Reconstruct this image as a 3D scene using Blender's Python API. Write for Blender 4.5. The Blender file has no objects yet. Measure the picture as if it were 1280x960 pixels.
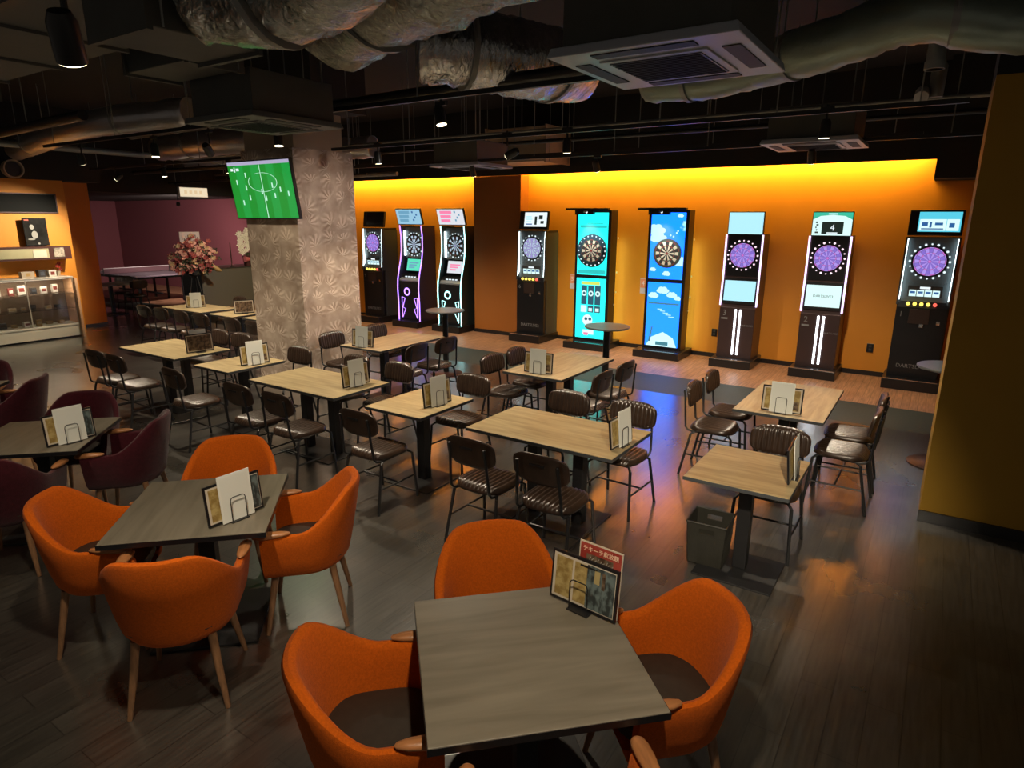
import bpy, math, random
from mathutils import Matrix, Vector
random.seed(7)
PI = math.pi
C = bpy.context.scene.collection
S = bpy.context.scene

# ------------------------------------------------------------------ camera
def set_camera():
    pitch, roll, yaw, h, f = 0.25206, 0.00531, -0.58261, 2.2664, 801.25
    cy, sy, cp, sp = math.cos(yaw), math.sin(yaw), math.cos(pitch), math.sin(pitch)
    fwd = Vector((sy*cp, cy*cp, -sp)); right = Vector((cy, -sy, 0)); up = right.cross(fwd)
    r2 = math.cos(roll)*right + math.sin(roll)*up
    u2 = -math.sin(roll)*right + math.cos(roll)*up
    cd = bpy.data.cameras.new('camera'); co = bpy.data.objects.new('camera', cd); C.objects.link(co)
    m = Matrix((r2, u2, -fwd)).transposed().to_4x4(); m.translation = (0, 0, h)
    co.matrix_world = m
    cd.sensor_width = 36; cd.lens = f/1280*36; cd.clip_start = 0.05; cd.clip_end = 200
    S.camera = co
set_camera()

# ------------------------------------------------------------------ world, exposure
w = bpy.data.worlds.new('world'); S.world = w; w.use_nodes = True
w.node_tree.nodes['Background'].inputs[0].default_value = (1.0, 0.86, 0.70, 1)
w.node_tree.nodes['Background'].inputs[1].default_value = 0.075
S.view_settings.view_transform = 'Standard'; S.view_settings.look = 'None'
S.view_settings.gamma = 1; S.view_settings.exposure = 0.12
S.view_settings.use_curve_mapping = False
SPOT_W = 215.0
COVE_W = 22.0

# ------------------------------------------------------------------ materials
MAT = {}
def mat(name, col, rough=0.5, metal=0.0, spec=0.5, emis=None, es=0.0, noise=0.0, nscale=8.0, bump=0.0, bscale=60.0, coat=0.0, sheen=0.0, alpha=1.0, trans=0.0, stretch=(1, 1, 1)):
    if name in MAT: return MAT[name]
    m = bpy.data.materials.new(name); m.use_nodes = True
    nt = m.node_tree; b = nt.nodes['Principled BSDF']
    b.inputs['Base Color'].default_value = (*col, 1); b.inputs['Roughness'].default_value = rough
    b.inputs['Metallic'].default_value = metal; b.inputs['Specular IOR Level'].default_value = spec
    b.inputs['Coat Weight'].default_value = coat; b.inputs['Coat Roughness'].default_value = 0.15
    b.inputs['Sheen Weight'].default_value = sheen
    b.inputs['Transmission Weight'].default_value = trans
    if emis:
        b.inputs['Emission Color'].default_value = (*emis, 1); b.inputs['Emission Strength'].default_value = es
    if noise or bump:
        tc = nt.nodes.new('ShaderNodeTexCoord'); mp = nt.nodes.new('ShaderNodeMapping')
        mp.inputs['Scale'].default_value = stretch
        nt.links.new(tc.outputs['Object'], mp.inputs[0])
    if noise:
        n = nt.nodes.new('ShaderNodeTexNoise'); n.inputs['Scale'].default_value = nscale; n.inputs['Detail'].default_value = 4
        nt.links.new(mp.outputs[0], n.inputs['Vector'])
        r = nt.nodes.new('ShaderNodeValToRGB')
        r.color_ramp.elements[0].position = 0.3; r.color_ramp.elements[1].position = 0.7
        r.color_ramp.elements[0].color = (*[c*(1-noise) for c in col], 1)
        r.color_ramp.elements[1].color = (*[min(1, c*(1+noise)) for c in col], 1)
        nt.links.new(n.outputs[0], r.inputs[0]); nt.links.new(r.outputs[0], b.inputs['Base Color'])
    if bump:
        n = nt.nodes.new('ShaderNodeTexNoise'); n.inputs['Scale'].default_value = bscale; n.inputs['Detail'].default_value = 3
        nt.links.new(mp.outputs[0], n.inputs['Vector'])
        bp = nt.nodes.new('ShaderNodeBump'); bp.inputs['Strength'].default_value = bump; bp.inputs['Distance'].default_value = 0.01
        nt.links.new(n.outputs[0], bp.inputs['Height']); nt.links.new(bp.outputs[0], b.inputs['Normal'])
    MAT[name] = m
    return m
def glow(name, col, s): return mat(name, (0.02, 0.02, 0.02), rough=0.3, emis=col, es=s)

black = mat('black_steel', (0.012, 0.012, 0.013), rough=0.42, spec=0.5)
blackp = mat('black_plastic', (0.010, 0.010, 0.012), rough=0.3, spec=0.5)
pitch_m = mat('black_ceiling_paint', (0.020, 0.020, 0.019), rough=0.85)
leather = mat('brown_leather', (0.034, 0.019, 0.012), rough=0.28, spec=0.7, noise=0.3, nscale=20, bump=0.08, bscale=150)
orangef = mat('orange_fabric', (0.52, 0.098, 0.005), rough=0.9, spec=0.1, noise=0.14, nscale=110, bump=0.3, bscale=320, sheen=0.05)
maroonf = mat('maroon_fabric', (0.048, 0.005, 0.010), rough=0.9, spec=0.1, noise=0.2, nscale=45, bump=0.3, bscale=260, sheen=0.2)
cushion_m = mat('dark_brown_cushion', (0.030, 0.022, 0.015), rough=0.6, noise=0.15, nscale=30)
armwood = mat('arm_wood', (0.36, 0.15, 0.055), rough=0.35, noise=0.25, nscale=6, stretch=(8, 1, 8))
legwood = mat('leg_wood', (0.22, 0.11, 0.05), rough=0.45, noise=0.25, nscale=10, stretch=(8, 8, 1))
paper = mat('white_paper', (0.84, 0.86, 0.80), rough=0.8)
chrome = mat('chrome', (0.7, 0.7, 0.72), rough=0.15, metal=1)
white = mat('white_plastic', (0.62, 0.62, 0.64), rough=0.4)
greyd = mat('dark_grey_plastic', (0.05, 0.055, 0.06), rough=0.45)

def wood_top(name, c1, c2, axis):      # plank-printed laminate: streaks along one axis
    m = bpy.data.materials.new(name); m.use_nodes = True; nt = m.node_tree; b = nt.nodes['Principled BSDF']
    tc = nt.nodes.new('ShaderNodeTexCoord'); mp = nt.nodes.new('ShaderNodeMapping'); mp.inputs['Scale'].default_value = axis
    oi = nt.nodes.new('ShaderNodeObjectInfo'); ad = nt.nodes.new('ShaderNodeVectorMath'); ad.operation = 'ADD'
    nt.links.new(tc.outputs['Object'], ad.inputs[0]); nt.links.new(oi.outputs['Location'], ad.inputs[1])
    nt.links.new(ad.outputs[0], mp.inputs[0])
    n = nt.nodes.new('ShaderNodeTexNoise'); n.inputs['Scale'].default_value = 5; n.inputs['Detail'].default_value = 6; n.inputs['Distortion'].default_value = 0.6
    nt.links.new(mp.outputs[0], n.inputs['Vector'])
    r = nt.nodes.new('ShaderNodeValToRGB'); r.color_ramp.elements[0].position = 0.3; r.color_ramp.elements[1].position = 0.68
    r.color_ramp.elements[0].color = (*c1, 1); r.color_ramp.elements[1].color = (*c2, 1)
    nt.links.new(n.outputs[0], r.inputs[0]); nt.links.new(r.outputs[0], b.inputs['Base Color'])
    b.inputs['Roughness'].default_value = 0.42
    return m
tan_x = wood_top('tan_wood_laminate_x', (0.27, 0.20, 0.10), (0.44, 0.345, 0.185), (0.5, 4.5, 1))
tan_y = wood_top('tan_wood_laminate_y', (0.27, 0.20, 0.115), (0.42, 0.335, 0.20), (4.5, 0.5, 1))
grey_w = wood_top('grey_wood_laminate', (0.145, 0.125, 0.092), (0.215, 0.188, 0.142), (0.4, 3.2, 1))

def floor_mat(name, c1, c2, rough, plank, spec, coat=0.0):
    m = bpy.data.materials.new(name); m.use_nodes = True; nt = m.node_tree; b = nt.nodes['Principled BSDF']
    tc = nt.nodes.new('ShaderNodeTexCoord'); mp = nt.nodes.new('ShaderNodeMapping'); mp.inputs['Rotation'].default_value = (0, 0, PI/2)
    nt.links.new(tc.outputs['Object'], mp.inputs[0])
    br = nt.nodes.new('ShaderNodeTexBrick'); br.inputs['Scale'].default_value = 1.0
    br.inputs['Brick Width'].default_value = 0.9; br.inputs['Row Height'].default_value = plank
    br.inputs['Mortar Size'].default_value = 0.0025; br.inputs['Bias'].default_value = 0
    br.inputs['Color1'].default_value = (*c1, 1); br.inputs['Color2'].default_value = (*c2, 1); br.inputs['Mortar'].default_value = (*[c*0.45 for c in c1], 1)
    nt.links.new(mp.outputs[0], br.inputs['Vector'])
    mp2 = nt.nodes.new('ShaderNodeMapping'); mp2.inputs['Scale'].default_value = (22, 1.6, 1)
    nt.links.new(tc.outputs['Object'], mp2.inputs[0])
    n = nt.nodes.new('ShaderNodeTexNoise'); n.inputs['Scale'].default_value = 2.2; n.inputs['Detail'].default_value = 6
    nt.links.new(mp2.outputs[0], n.inputs['Vector'])
    mx = nt.nodes.new('ShaderNodeMix'); mx.data_type = 'RGBA'; mx.blend_type = 'MULTIPLY'; mx.inputs[0].default_value = 0.8
    r = nt.nodes.new('ShaderNodeValToRGB'); r.color_ramp.elements[0].position = 0.3; r.color_ramp.elements[1].position = 0.7
    r.color_ramp.elements[0].color = (0.5, 0.5, 0.5, 1); r.color_ramp.elements[1].color = (1.25, 1.25, 1.25, 1)
    nt.links.new(n.outputs[0], r.inputs[0]); nt.links.new(br.outputs['Color'], mx.inputs[6]); nt.links.new(r.outputs[0], mx.inputs[7])
    nt.links.new(mx.outputs[2], b.inputs['Base Color'])
    n2 = nt.nodes.new('ShaderNodeTexNoise'); n2.inputs['Scale'].default_value = 1.3; n2.inputs['Detail'].default_value = 5
    nt.links.new(tc.outputs['Object'], n2.inputs['Vector'])
    mr = nt.nodes.new('ShaderNodeMapRange'); mr.inputs['To Min'].default_value = rough*0.75; mr.inputs['To Max'].default_value = rough*1.35
    nt.links.new(n2.outputs[0], mr.inputs[0]); nt.links.new(mr.outputs[0], b.inputs['Roughness'])
    bp = nt.nodes.new('ShaderNodeBump'); bp.inputs['Strength'].default_value = 0.22; bp.inputs['Distance'].default_value = 0.004
    nt.links.new(n.outputs[0], bp.inputs['Height']); nt.links.new(bp.outputs[0], b.inputs['Normal'])
    b.inputs['Specular IOR Level'].default_value = spec; b.inputs['Coat Weight'].default_value = coat; b.inputs['Coat Roughness'].default_value = 0.20; b.inputs['Coat IOR'].default_value = 2.1
    nt.links.new(bp.outputs[0], b.inputs['Coat Normal'])
    return m
floor_dark = floor_mat('dark_plank_vinyl', (0.046, 0.041, 0.034), (0.060, 0.053, 0.044), 0.28, 0.15, 1.0, 1.0)
floor_oak = floor_mat('oak_plank_vinyl', (0.40, 0.205, 0.115), (0.46, 0.245, 0.14), 0.40, 0.09, 0.5)
strip_m = mat('teal_grey_lane_mat', (0.040, 0.052, 0.044), rough=0.55, noise=0.12, nscale=30)
orange_wall = mat('orange_wall_paint', (0.62, 0.235, 0.018), rough=0.6, noise=0.05, nscale=2, bump=0.05, bscale=200)
shaded_wall = mat('shaded_orange_paint', (0.33, 0.105, 0.012), rough=0.6, bump=0.05, bscale=200)  # wall orange darkened: shade on the column, out of the cove light
olive_wall = mat('ochre_wall_paint', (0.38, 0.205, 0.008), rough=0.65, noise=0.05, nscale=2, bump=0.05, bscale=200)
purple_wall = mat('plum_wall_paint', (0.19, 0.055, 0.070), rough=0.8)
cream = mat('cream_paint', (0.45, 0.34, 0.24), rough=0.7)

def palm_paper():
    m = bpy.data.materials.new('palm_leaf_wallpaper'); m.use_nodes = True; nt = m.node_tree; b = nt.nodes['Principled BSDF']
    L = nt.links.new
    def math_(op, a, bb=None):
        n = nt.nodes.new('ShaderNodeMath'); n.operation = op
        for i, v in enumerate((a, bb)):
            if v is None: continue
            if isinstance(v, (int, float)): n.inputs[i].default_value = v
            else: L(v, n.inputs[i])
        return n.outputs[0]
    tc = nt.nodes.new('ShaderNodeTexCoord'); sx = nt.nodes.new('ShaderNodeSeparateXYZ'); L(tc.outputs['Object'], sx.inputs[0])
    u = math_('ADD', sx.outputs[0], sx.outputs[1])
    cb = nt.nodes.new('ShaderNodeCombineXYZ'); L(u, cb.inputs[0]); L(sx.outputs[2], cb.inputs[1])
    wn = nt.nodes.new('ShaderNodeTexNoise'); wn.inputs['Scale'].default_value = 9; L(cb.outputs[0], wn.inputs['Vector'])
    wa = nt.nodes.new('ShaderNodeVectorMath'); wa.operation = 'MULTIPLY_ADD'; L(wn.outputs['Color'], wa.inputs[0]); wa.inputs[1].default_value = (0.07, 0.07, 0); L(cb.outputs[0], wa.inputs[2])
    vo = nt.nodes.new('ShaderNodeTexVoronoi'); vo.voronoi_dimensions = '2D'; vo.inputs['Scale'].default_value = 4.2; vo.inputs['Randomness'].default_value = 0.75
    L(wa.outputs[0], vo.inputs['Vector'])
    df = nt.nodes.new('ShaderNodeVectorMath'); df.operation = 'SUBTRACT'
    L(wa.outputs[0], df.inputs[0]); L(vo.outputs['Position'], df.inputs[1])
    s2 = nt.nodes.new('ShaderNodeSeparateXYZ'); L(df.outputs[0], s2.inputs[0])
    ang = math_('ARCTAN2', s2.outputs[0], s2.outputs[1])
    rad = vo.outputs['Distance']
    sc_ = nt.nodes.new('ShaderNodeSeparateColor'); L(vo.outputs['Color'], sc_.inputs[0])
    turn = math_('MULTIPLY', math_('SUBTRACT', sc_.outputs[0], 0.5), 2.6)
    lobe = math_('MAXIMUM', math_('ADD', math_('COSINE', math_('ADD', ang, turn)), 0.35), 0.0)
    bend = math_('ADD', math_('MULTIPLY', ang, 11.0), math_('MULTIPLY', rad, 3.0))
    st = math_('SINE', bend)
    fall = math_('MAXIMUM', math_('SUBTRACT', 1.0, math_('MULTIPLY', rad, 1.15)), 0.0)
    fall = math_('MULTIPLY', fall, lobe)
    v = math_('ADD', math_('MULTIPLY', fall, 0.22), math_('ADD', math_('MULTIPLY', math_('MULTIPLY', st, fall), 0.34), 0.40))
    no = nt.nodes.new('ShaderNodeTexNoise'); no.inputs['Scale'].default_value = 5; no.inputs['Detail'].default_value = 3; L(cb.outputs[0], no.inputs['Vector'])
    v = math_('ADD', v, math_('MULTIPLY', math_('SUBTRACT', no.outputs[0], 0.5), 0.75))
    r = nt.nodes.new('ShaderNodeValToRGB'); r.color_ramp.elements[0].position = 0.2; r.color_ramp.elements[1].position = 0.85
    r.color_ramp.elements[0].color = (0.25, 0.175, 0.125, 1); r.color_ramp.elements[1].color = (0.66, 0.55, 0.45, 1)
    L(v, r.inputs[0]); L(r.outputs[0], b.inputs['Base Color'])
    bp = nt.nodes.new('ShaderNodeBump'); bp.inputs['Strength'].default_value = 0.3; bp.inputs['Distance'].default_value = 0.01
    L(v, bp.inputs['Height']); L(bp.outputs[0], b.inputs['Normal'])
    b.inputs['Roughness'].default_value = 0.6
    return m
palm_m = palm_paper()

def foil_mat(nm='crumpled_foil', c=(0.28, 0.30, 0.29)):
    m = bpy.data.materials.new(nm); m.use_nodes = True; nt = m.node_tree; b = nt.nodes['Principled BSDF']
    b.inputs['Base Color'].default_value = (*c, 1); b.inputs['Metallic'].default_value = 1.0; b.inputs['Roughness'].default_value = 0.17
    tc = nt.nodes.new('ShaderNodeTexCoord'); mp = nt.nodes.new('ShaderNodeMapping'); mp.inputs['Scale'].default_value = (1.6, 1.6, 0.55); mp.inputs['Rotation'].default_value = (0.3, 0.5, 0.4)
    nt.links.new(tc.outputs['Object'], mp.inputs[0])
    n = nt.nodes.new('ShaderNodeTexNoise'); n.inputs['Scale'].default_value = 17; n.inputs['Detail'].default_value = 6; n.inputs['Distortion'].default_value = 0.8
    nt.links.new(mp.outputs[0], n.inputs['Vector'])
    bp = nt.nodes.new('ShaderNodeBump'); bp.inputs['Strength'].default_value = 0.6; bp.inputs['Distance'].default_value = 0.03
    nt.links.new(n.outputs[0], bp.inputs['Height']); nt.links.new(bp.outputs[0], b.inputs['Normal'])
    return m
foil = foil_mat(); lit_foil = foil_mat('lit_crumpled_foil', (0.62, 0.64, 0.66))  # second foil is a lit copy, light put into its base colour
galv = mat('galvanised_duct', (0.30, 0.31, 0.30), rough=0.45, metal=0.4, noise=0.15, nscale=3)
greyduct = mat('grey_duct_panel', (0.085, 0.088, 0.080), rough=0.65, noise=0.12, nscale=3)

# ------------------------------------------------------------------ mesh builder
class MB:
    def __init__(s): s.v = []; s.f = []; s.m = []; s.sm = []
    def add(s, vs, fs, mi=0, sm=False):
        o = len(s.v); s.v += [tuple(p) for p in vs]
        for f in fs: s.f.append([o+i for i in f]); s.m.append(mi); s.sm.append(sm)
        return s
    def box(s, c, d, mi=0, M=None, taper=None):
        x, y, z = [k/2 for k in d]; vs = []
        for sz in (-1, 1):
            k = taper if (taper and sz > 0) else 1
            for sx, sy in ((-1, -1), (1, -1), (1, 1), (-1, 1)): vs.append(Vector((sx*x*k, sy*y*k, sz*z)))
        if M: vs = [M @ p for p in vs]
        vs = [p+Vector(c) for p in vs]
        return s.add(vs, [(3, 2, 1, 0), (4, 5, 6, 7), (0, 1, 5, 4), (1, 2, 6, 5), (2, 3, 7, 6), (3, 0, 4, 7)], mi)
    def span(s, a, b, mi=0):
        return s.box([(a[i]+b[i])/2 for i in range(3)], [abs(b[i]-a[i]) for i in range(3)], mi)
    def tube(s, pts, r, n=8, mi=0, cap=True, sx=1.0, sm=True):
        pts = [Vector(p) for p in pts]; rs = r if isinstance(r, (list, tuple)) else [r]*len(pts)
        vs = []; fs = []; prev = None
        for i, p in enumerate(pts):
            t = (pts[min(i+1, len(pts)-1)]-pts[max(i-1, 0)]).normalized()
            if prev is None:
                a = Vector((0, 0, 1)) if abs(t.z) < 0.9 else Vector((1, 0, 0)); n1 = t.cross(a).normalized()
            else: n1 = (prev - t*prev.dot(t)).normalized()
            prev = n1; n2 = t.cross(n1)
            for k in range(n):
                q = 2*PI*k/n; vs.append(p+(n1*math.cos(q)*sx+n2*math.sin(q))*rs[i])
        for i in range(len(pts)-1):
            for k in range(n):
                a, b = i*n+k, i*n+(k+1) % n; fs.append((a, b, b+n, a+n))
        s.add(vs, fs, mi, sm)
        if cap:
            o = len(s.v)-len(vs)
            s.f.append([o+k for k in range(n)][::-1]); s.m.append(mi); s.sm.append(False)
            s.f.append([o+(len(pts)-1)*n+k for k in range(n)]); s.m.append(mi); s.sm.append(False)
        return s
    def lathe(s, prof, c=(0, 0, 0), n=24, mi=0, M=None, sm=True):
        vs = []; fs = []
        for r, z in prof:
            for k in range(n):
                a = 2*PI*k/n; p = Vector((r*math.cos(a), r*math.sin(a), z))
                vs.append((M @ p if M else p)+Vector(c))
        for i in range(len(prof)-1):
            for k in range(n):
                a, b = i*n+k, i*n+(k+1) % n; fs.append((a, b, b+n, a+n))
        s.add(vs, fs, mi, sm); o = len(s.v)-len(vs)
        if prof[0][0] > 1e-6: s.f.append([o+k for k in range(n)][::-1]); s.m.append(mi); s.sm.append(False)
        if prof[-1][0] > 1e-6: s.f.append([o+(len(prof)-1)*n+k for k in range(n)]); s.m.append(mi); s.sm.append(False)
        return s
    def prism_x(s, poly, x0, x1, mi=0):       # polygon in (y,z) extruded along x
        n = len(poly); vs = [(x0, y, z) for y, z in poly]+[(x1, y, z) for y, z in poly]
        fs = [tuple(range(n)), tuple(range(2*n-1, n-1, -1))]+[(i, i+n, (i+1) % n+n, (i+1) % n) for i in range(n)]
        return s.add(vs, fs, mi)
    def rect(s, x0, x1, z0, z1, y, mi=0):     # quad facing -y
        return s.add([(x0, y, z0), (x1, y, z0), (x1, y, z1), (x0, y, z1)], [(0, 1, 2, 3)], mi)
    def disc(s, c, r, y, n=12, mi=0):
        return s.add([(c[0]+r*math.cos(2*PI*k/n), y, c[1]+r*math.sin(2*PI*k/n)) for k in range(n)], [tuple(range(n))], mi)
    def build(s, name, mats, parent=None, bevel=0.0, loc=None, rotz=0.0, sharp=True, matrix=None):
        if not isinstance(mats, (list, tuple)): mats = [mats]
        me = bpy.data.meshes.new(name); me.from_pydata(s.v, [], s.f); me.update()
        for m in mats: me.materials.append(m)
        me.polygons.foreach_set('material_index', s.m); me.polygons.foreach_set('use_smooth', s.sm)
        if any(s.sm) and sharp: me.set_sharp_from_angle(angle=math.radians(42))
        o = bpy.data.objects.new(name, me); C.objects.link(o)
        if parent: o.parent = parent
        if loc: o.location = loc
        o.rotation_euler.z = rotz
        if matrix is not None: o.matrix_local = matrix
        if bevel:
            b = o.modifiers.new('bevel', 'BEVEL'); b.width = bevel; b.segments = 2; b.limit_method = 'ANGLE'
        return o

def tag(o, label, cat, group=None):
    o['label'] = label; o['category'] = cat
    if group: o['group'] = group
    return o
def thing(name, label, cat, loc=(0, 0, 0), rotz=0.0, group=None):
    o = bpy.data.objects.new(name, None); C.objects.link(o); o.empty_display_size = 0.1
    o.location = loc; o.rotation_euler.z = rotz
    return tag(o, label, cat, group)
def struct(o, label=None):
    o['kind'] = 'structure'
    if label: o['label'] = label
    return o
def dup(root, loc, rotz, label, group=None):
    r = root.copy(); C.objects.link(r); r.location = loc; r.rotation_euler.z = rotz; r['label'] = label
    if group: r['group'] = group
    for ch in list(root.children):
        c = ch.copy(); C.objects.link(c); c.parent = r
        for g in list(ch.children):
            d = g.copy(); C.objects.link(d); d.parent = c
    return r
def text_mesh(name, body, size, m, parent, matrix, extrude=0.0008, align='CENTER'):
    cu = bpy.data.curves.new(name, 'FONT'); cu.body = body; cu.size = size; cu.align_x = align; cu.align_y = 'CENTER'; cu.extrude = extrude
    cu.resolution_u = 2
    t = bpy.data.objects.new(name, cu); C.objects.link(t)
    dg = bpy.context.evaluated_depsgraph_get()
    me = bpy.data.meshes.new_from_object(t.evaluated_get(dg))
    bpy.data.objects.remove(t); bpy.data.curves.remove(cu)
    me.materials.clear(); me.materials.append(m)
    o = bpy.data.objects.new(name, me); C.objects.link(o); o.parent = parent; o.matrix_local = matrix
    return o
FACE = Matrix.Rotation(PI/2, 4, 'X')      # text lying in xy -> standing, facing -y
def at_face(x, y, z): return Matrix.Translation((x, y, z)) @ FACE

# ------------------------------------------------------------------ setting
WALL_Y = 10.86
def slab(name, a, b, m, label=None): return struct(MB().span(a, b).build(name, m), label)
slab('floor', (-30, -3, -0.1), (4, 8.08, 0), floor_dark, 'dark glossy plank floor under the tables')
o = slab('floor', (-30, 9.07, -0.1), (4, 14, 0), floor_oak, 'oak plank floor strip in front of the dart machines')
slab('floor', (-30, 8.08, -0.1), (4, 9.07, 0), strip_m, 'dull green throwing lane strip across the floor')
slab('ceiling', (-30, -3, 4.25), (4, 14, 4.35), pitch_m)
# dart wall, with a column standing proud of it
slab('wall_back', (-13.0, WALL_Y, 0), (0.62, WALL_Y+0.2, 3.32), orange_wall, 'orange wall behind the dart machines')
slab('trim_1', (-7.9, 10.58, 0), (-6.8, WALL_Y, 3.06), shaded_wall, 'column standing proud of the orange wall, painted brown for shade')
slab('trim_2', (-13.0, 10.50, 3.06), (-0.24, 10.54, 3.34), pitch_m, 'black fascia hiding the amber strip')
slab('trim_2', (-13.0, 10.50, 3.34), (-0.24, WALL_Y+0.2, 4.25), pitch_m, 'black bulkhead above the orange wall')
slab('trim_3', (-0.24, 10.2, 2.80), (0.62, WALL_Y+0.2, 4.25), pitch_m, 'lower black bulkhead at the right end of the orange wall')
slab('baseboard_back', (-13.0, WALL_Y-0.015, 0), (-7.9, WALL_Y, 0.07), blackp)
slab('baseboard_back', (-7.92, 10.565, 0), (-6.785, 10.58, 0.07), blackp)
slab('baseboard_back', (-6.8, WALL_Y-0.015, 0), (0.62, WALL_Y, 0.07), blackp)
slab('wall_right', (0.62, 6.4, 0), (0.8, WALL_Y, 3.2), orange_wall, 'orange return wall at the right end')
slab('wall_front', (0.126, 5.59, 0), (4.0, 6.4, 3.2), olive_wall, 'ochre yellow wall at the right edge')
slab('baseboard_right', (0.12, 5.575, 0), (4.0, 5.59, 0.09), blackp)
slab('trim_4', (0.126, 5.59, 3.2), (4.0, 6.4, 4.25), pitch_m)
# left orange wall and its set-back end
slab('wall_left', (-14.9, -1, 0), (-14.3, 5.985, 2.93), orange_wall, 'orange wall behind the glass showcase')
slab('wall_left', (-15.6, -1, 0), (-14.9, 6.68, 2.93), mat('shaded_end_paint', (0.50, 0.17, 0.014), 0.6), 'orange wall end set back beside the showcase, shade painted darker')  # wall orange darkened: shade outside the spotlight is put into the colour
slab('baseboard_left', (-14.9, 5.985, 0), (-14.885, 6.68, 0.06), blackp)
slab('trim_5', (-15.6, -1, 2.93), (-14.3, 6.68, 4.25), pitch_m)
# plum room at the far left
slab('wall_far', (-24.7, 11.9, 0), (-13.0, 12.1, 2.8), purple_wall, 'plum wall behind the table tennis table')
slab('wall_far', (-24.9, 6.7, 0), (-24.7, 12.1, 2.8), purple_wall, 'plum side wall at the far left')
slab('wall_far', (-13.2, WALL_Y+0.2, 0), (-13.0, 11.9, 2.8), purple_wall)
slab('trim_6', (-25.0, 6.68, 2.8), (-15.7, 12.1, 4.25), pitch_m, 'black dropped soffit over the far room')
slab('trim_7', (-15.7, 11.6, 2.8), (-13.0, 12.1, 4.25), pitch_m)
# pillar
PX0, PX1, PY0, PY1 = -7.8, -6.77, 5.40, 6.37
slab('trim_8', (PX0, PY0, 0), (PX1, PY1, 3.10), palm_m, 'square pillar papered with pale palm leaves')
slab('trim_9', (PX0+0.04, PY0+0.04, 3.10), (PX1-0.02, PY1-0.15, 3.55), cream, 'plain cream head of the papered pillar')
slab('trim_10', (PX0-0.3, PY0+0.1, 3.55), (PX1+0.3, PY1, 4.25), pitch_m)

# amber cove light at the head of the dart wall
cove = glow('amber_cove_led', (1.0, 0.60, 0.05), 6.0)
def cove_light(x0, x1, z, label):
    t = thing('cove_light', label, 'light strip', ((x0+x1)/2, 10.58, z), 0, 'amber strips along the orange wall')
    h = (x1-x0)/2
    MB().box((0, -0.02, 0.0), (2*h, 0.03, 0.05)).build('housing', blackp, t)
    MB().box((0, 0.001, 0.0), (2*h-0.02, 0.012, 0.03)).build('led_strip', cove, t)
    ld = bpy.data.lights.new('cove', 'AREA'); ld.shape = 'RECTANGLE'; ld.size = 2*h-0.04; ld.size_y = 0.04; ld.energy = COVE_W*2*h; ld.color = (1.0, 0.63, 0.10)
    lo = bpy.data.objects.new('strip_glow', ld); C.objects.link(lo); lo.parent = t
    lo.location = (0, 0.03, -0.02); lo.rotation_euler = (math.radians(52), 0, 0)      # tipped toward the wall
cove_light(-12.8, -7.95, 3.27, 'amber light strip above the three leftmost dart machines')
cove_light(-6.75, -0.30, 3.27, 'long amber light strip above the right hand dart machines')
for x, lb in ((-3.05, 'black wall socket beside the blue dart cabinet'), (-0.72, 'black wall socket left of the dart machine by the yellow wall')):
    t = thing('wall_socket', lb, 'socket', (x, WALL_Y-0.012, 0.42))
    MB().box((0, 0, 0), (0.09, 0.014, 0.13)).build('plate', blackp, t, bevel=0.003)
    for dz in (-0.025, 0.025): MB().box((0, -0.009, dz), (0.035, 0.006, 0.03)).build('outlet', greyd, t)

# ------------------------------------------------------------------ tables
def make_table(x, y, w, d, rot, top_m, label, group, th=0.72, cols=((0, 0),), base=None, thick=0.028):
    t = thing('table', label, 'table', (x, y, 0), rot, group)
    MB().box((0, 0, th-thick/2), (w, d, thick)).build('tabletop', top_m, t, bevel=0.003)
    MB().box((0, 0, th-thick/2), (w+0.004, d+0.004, thick*0.8)).build('edge_band', greyd if top_m is not grey_w else blackp, t)
    bw, bd = base
    MB().box((0, 0, 0.006), (bw, bd, 0.012)).build('base_plate', black, t, bevel=0.003)
    for cx, cy in cols:
        MB().box((cx, cy, 0.35), (0.085, 0.085, 0.676)).build('column', black, t, bevel=0.004)
    MB().box((0, 0, th-thick-0.012), (w*0.6, d*0.6, 0.02)).build('top_bracket', black, t)
    return t
ROW = 'tan wood tables in the brown chair rows'
T = {'A': (-2.256, 4.06), 'B': (-0.954, 5.99), 'C': (-0.849, 4.06), 'D': (-3.336, 6.03), 'E': (-4.933, 4.04), 'F': (-3.61, 4.03),
     'G': (-5.818, 6.037), 'H': (-7.656, 4.14), 'I': (-6.287, 4.10), 'J': (-10.85, 6.40), 'K': (-9.68, 6.40), 'L': (-8.62, 6.45)}
TL = {'A': 'long tan wood table in the middle of the room',
      'B': 'long tan wood table nearest the dart machines beside the ochre wall',
      'C': 'small tan wood table with the dark bin under it',
      'D': 'long tan wood table in front of the teal dart cabinet',
      'E': 'long tan wood table just in front of the papered pillar',
      'F': 'small tan wood table between two long ones, left of the room centre',
      'G': 'long tan wood table right of the papered pillar, near the purple-lit machine',
      'H': 'leftmost long tan wood table in the front brown row',
      'I': 'small tan wood table in front of the pillar, left of a long one',
      'J': 'farthest tan wood table, nearest the flower stand',
      'K': 'small tan wood table before the grey counter, left of the pillar',
      'L': 'tan wood table half hidden behind the papered pillar'}
TS = {'A': 'the middle long table', 'B': 'the long table beside the ochre wall', 'C': 'the small table over the bin', 'D': 'the long table before the teal cabinet',
      'E': 'the long table before the pillar', 'F': 'the small table between two long tables', 'G': 'the long table right of the pillar', 'H': 'the leftmost long front table',
      'I': 'the front small table left of the pillar', 'J': 'the farthest table by the flower stand', 'K': 'the small table before the grey counter', 'L': 'the table half hidden by the pillar',
      'P': 'the front grey table', 'Q': 'the left orange-chair table', 'R': 'the maroon-chair table'}
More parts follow.
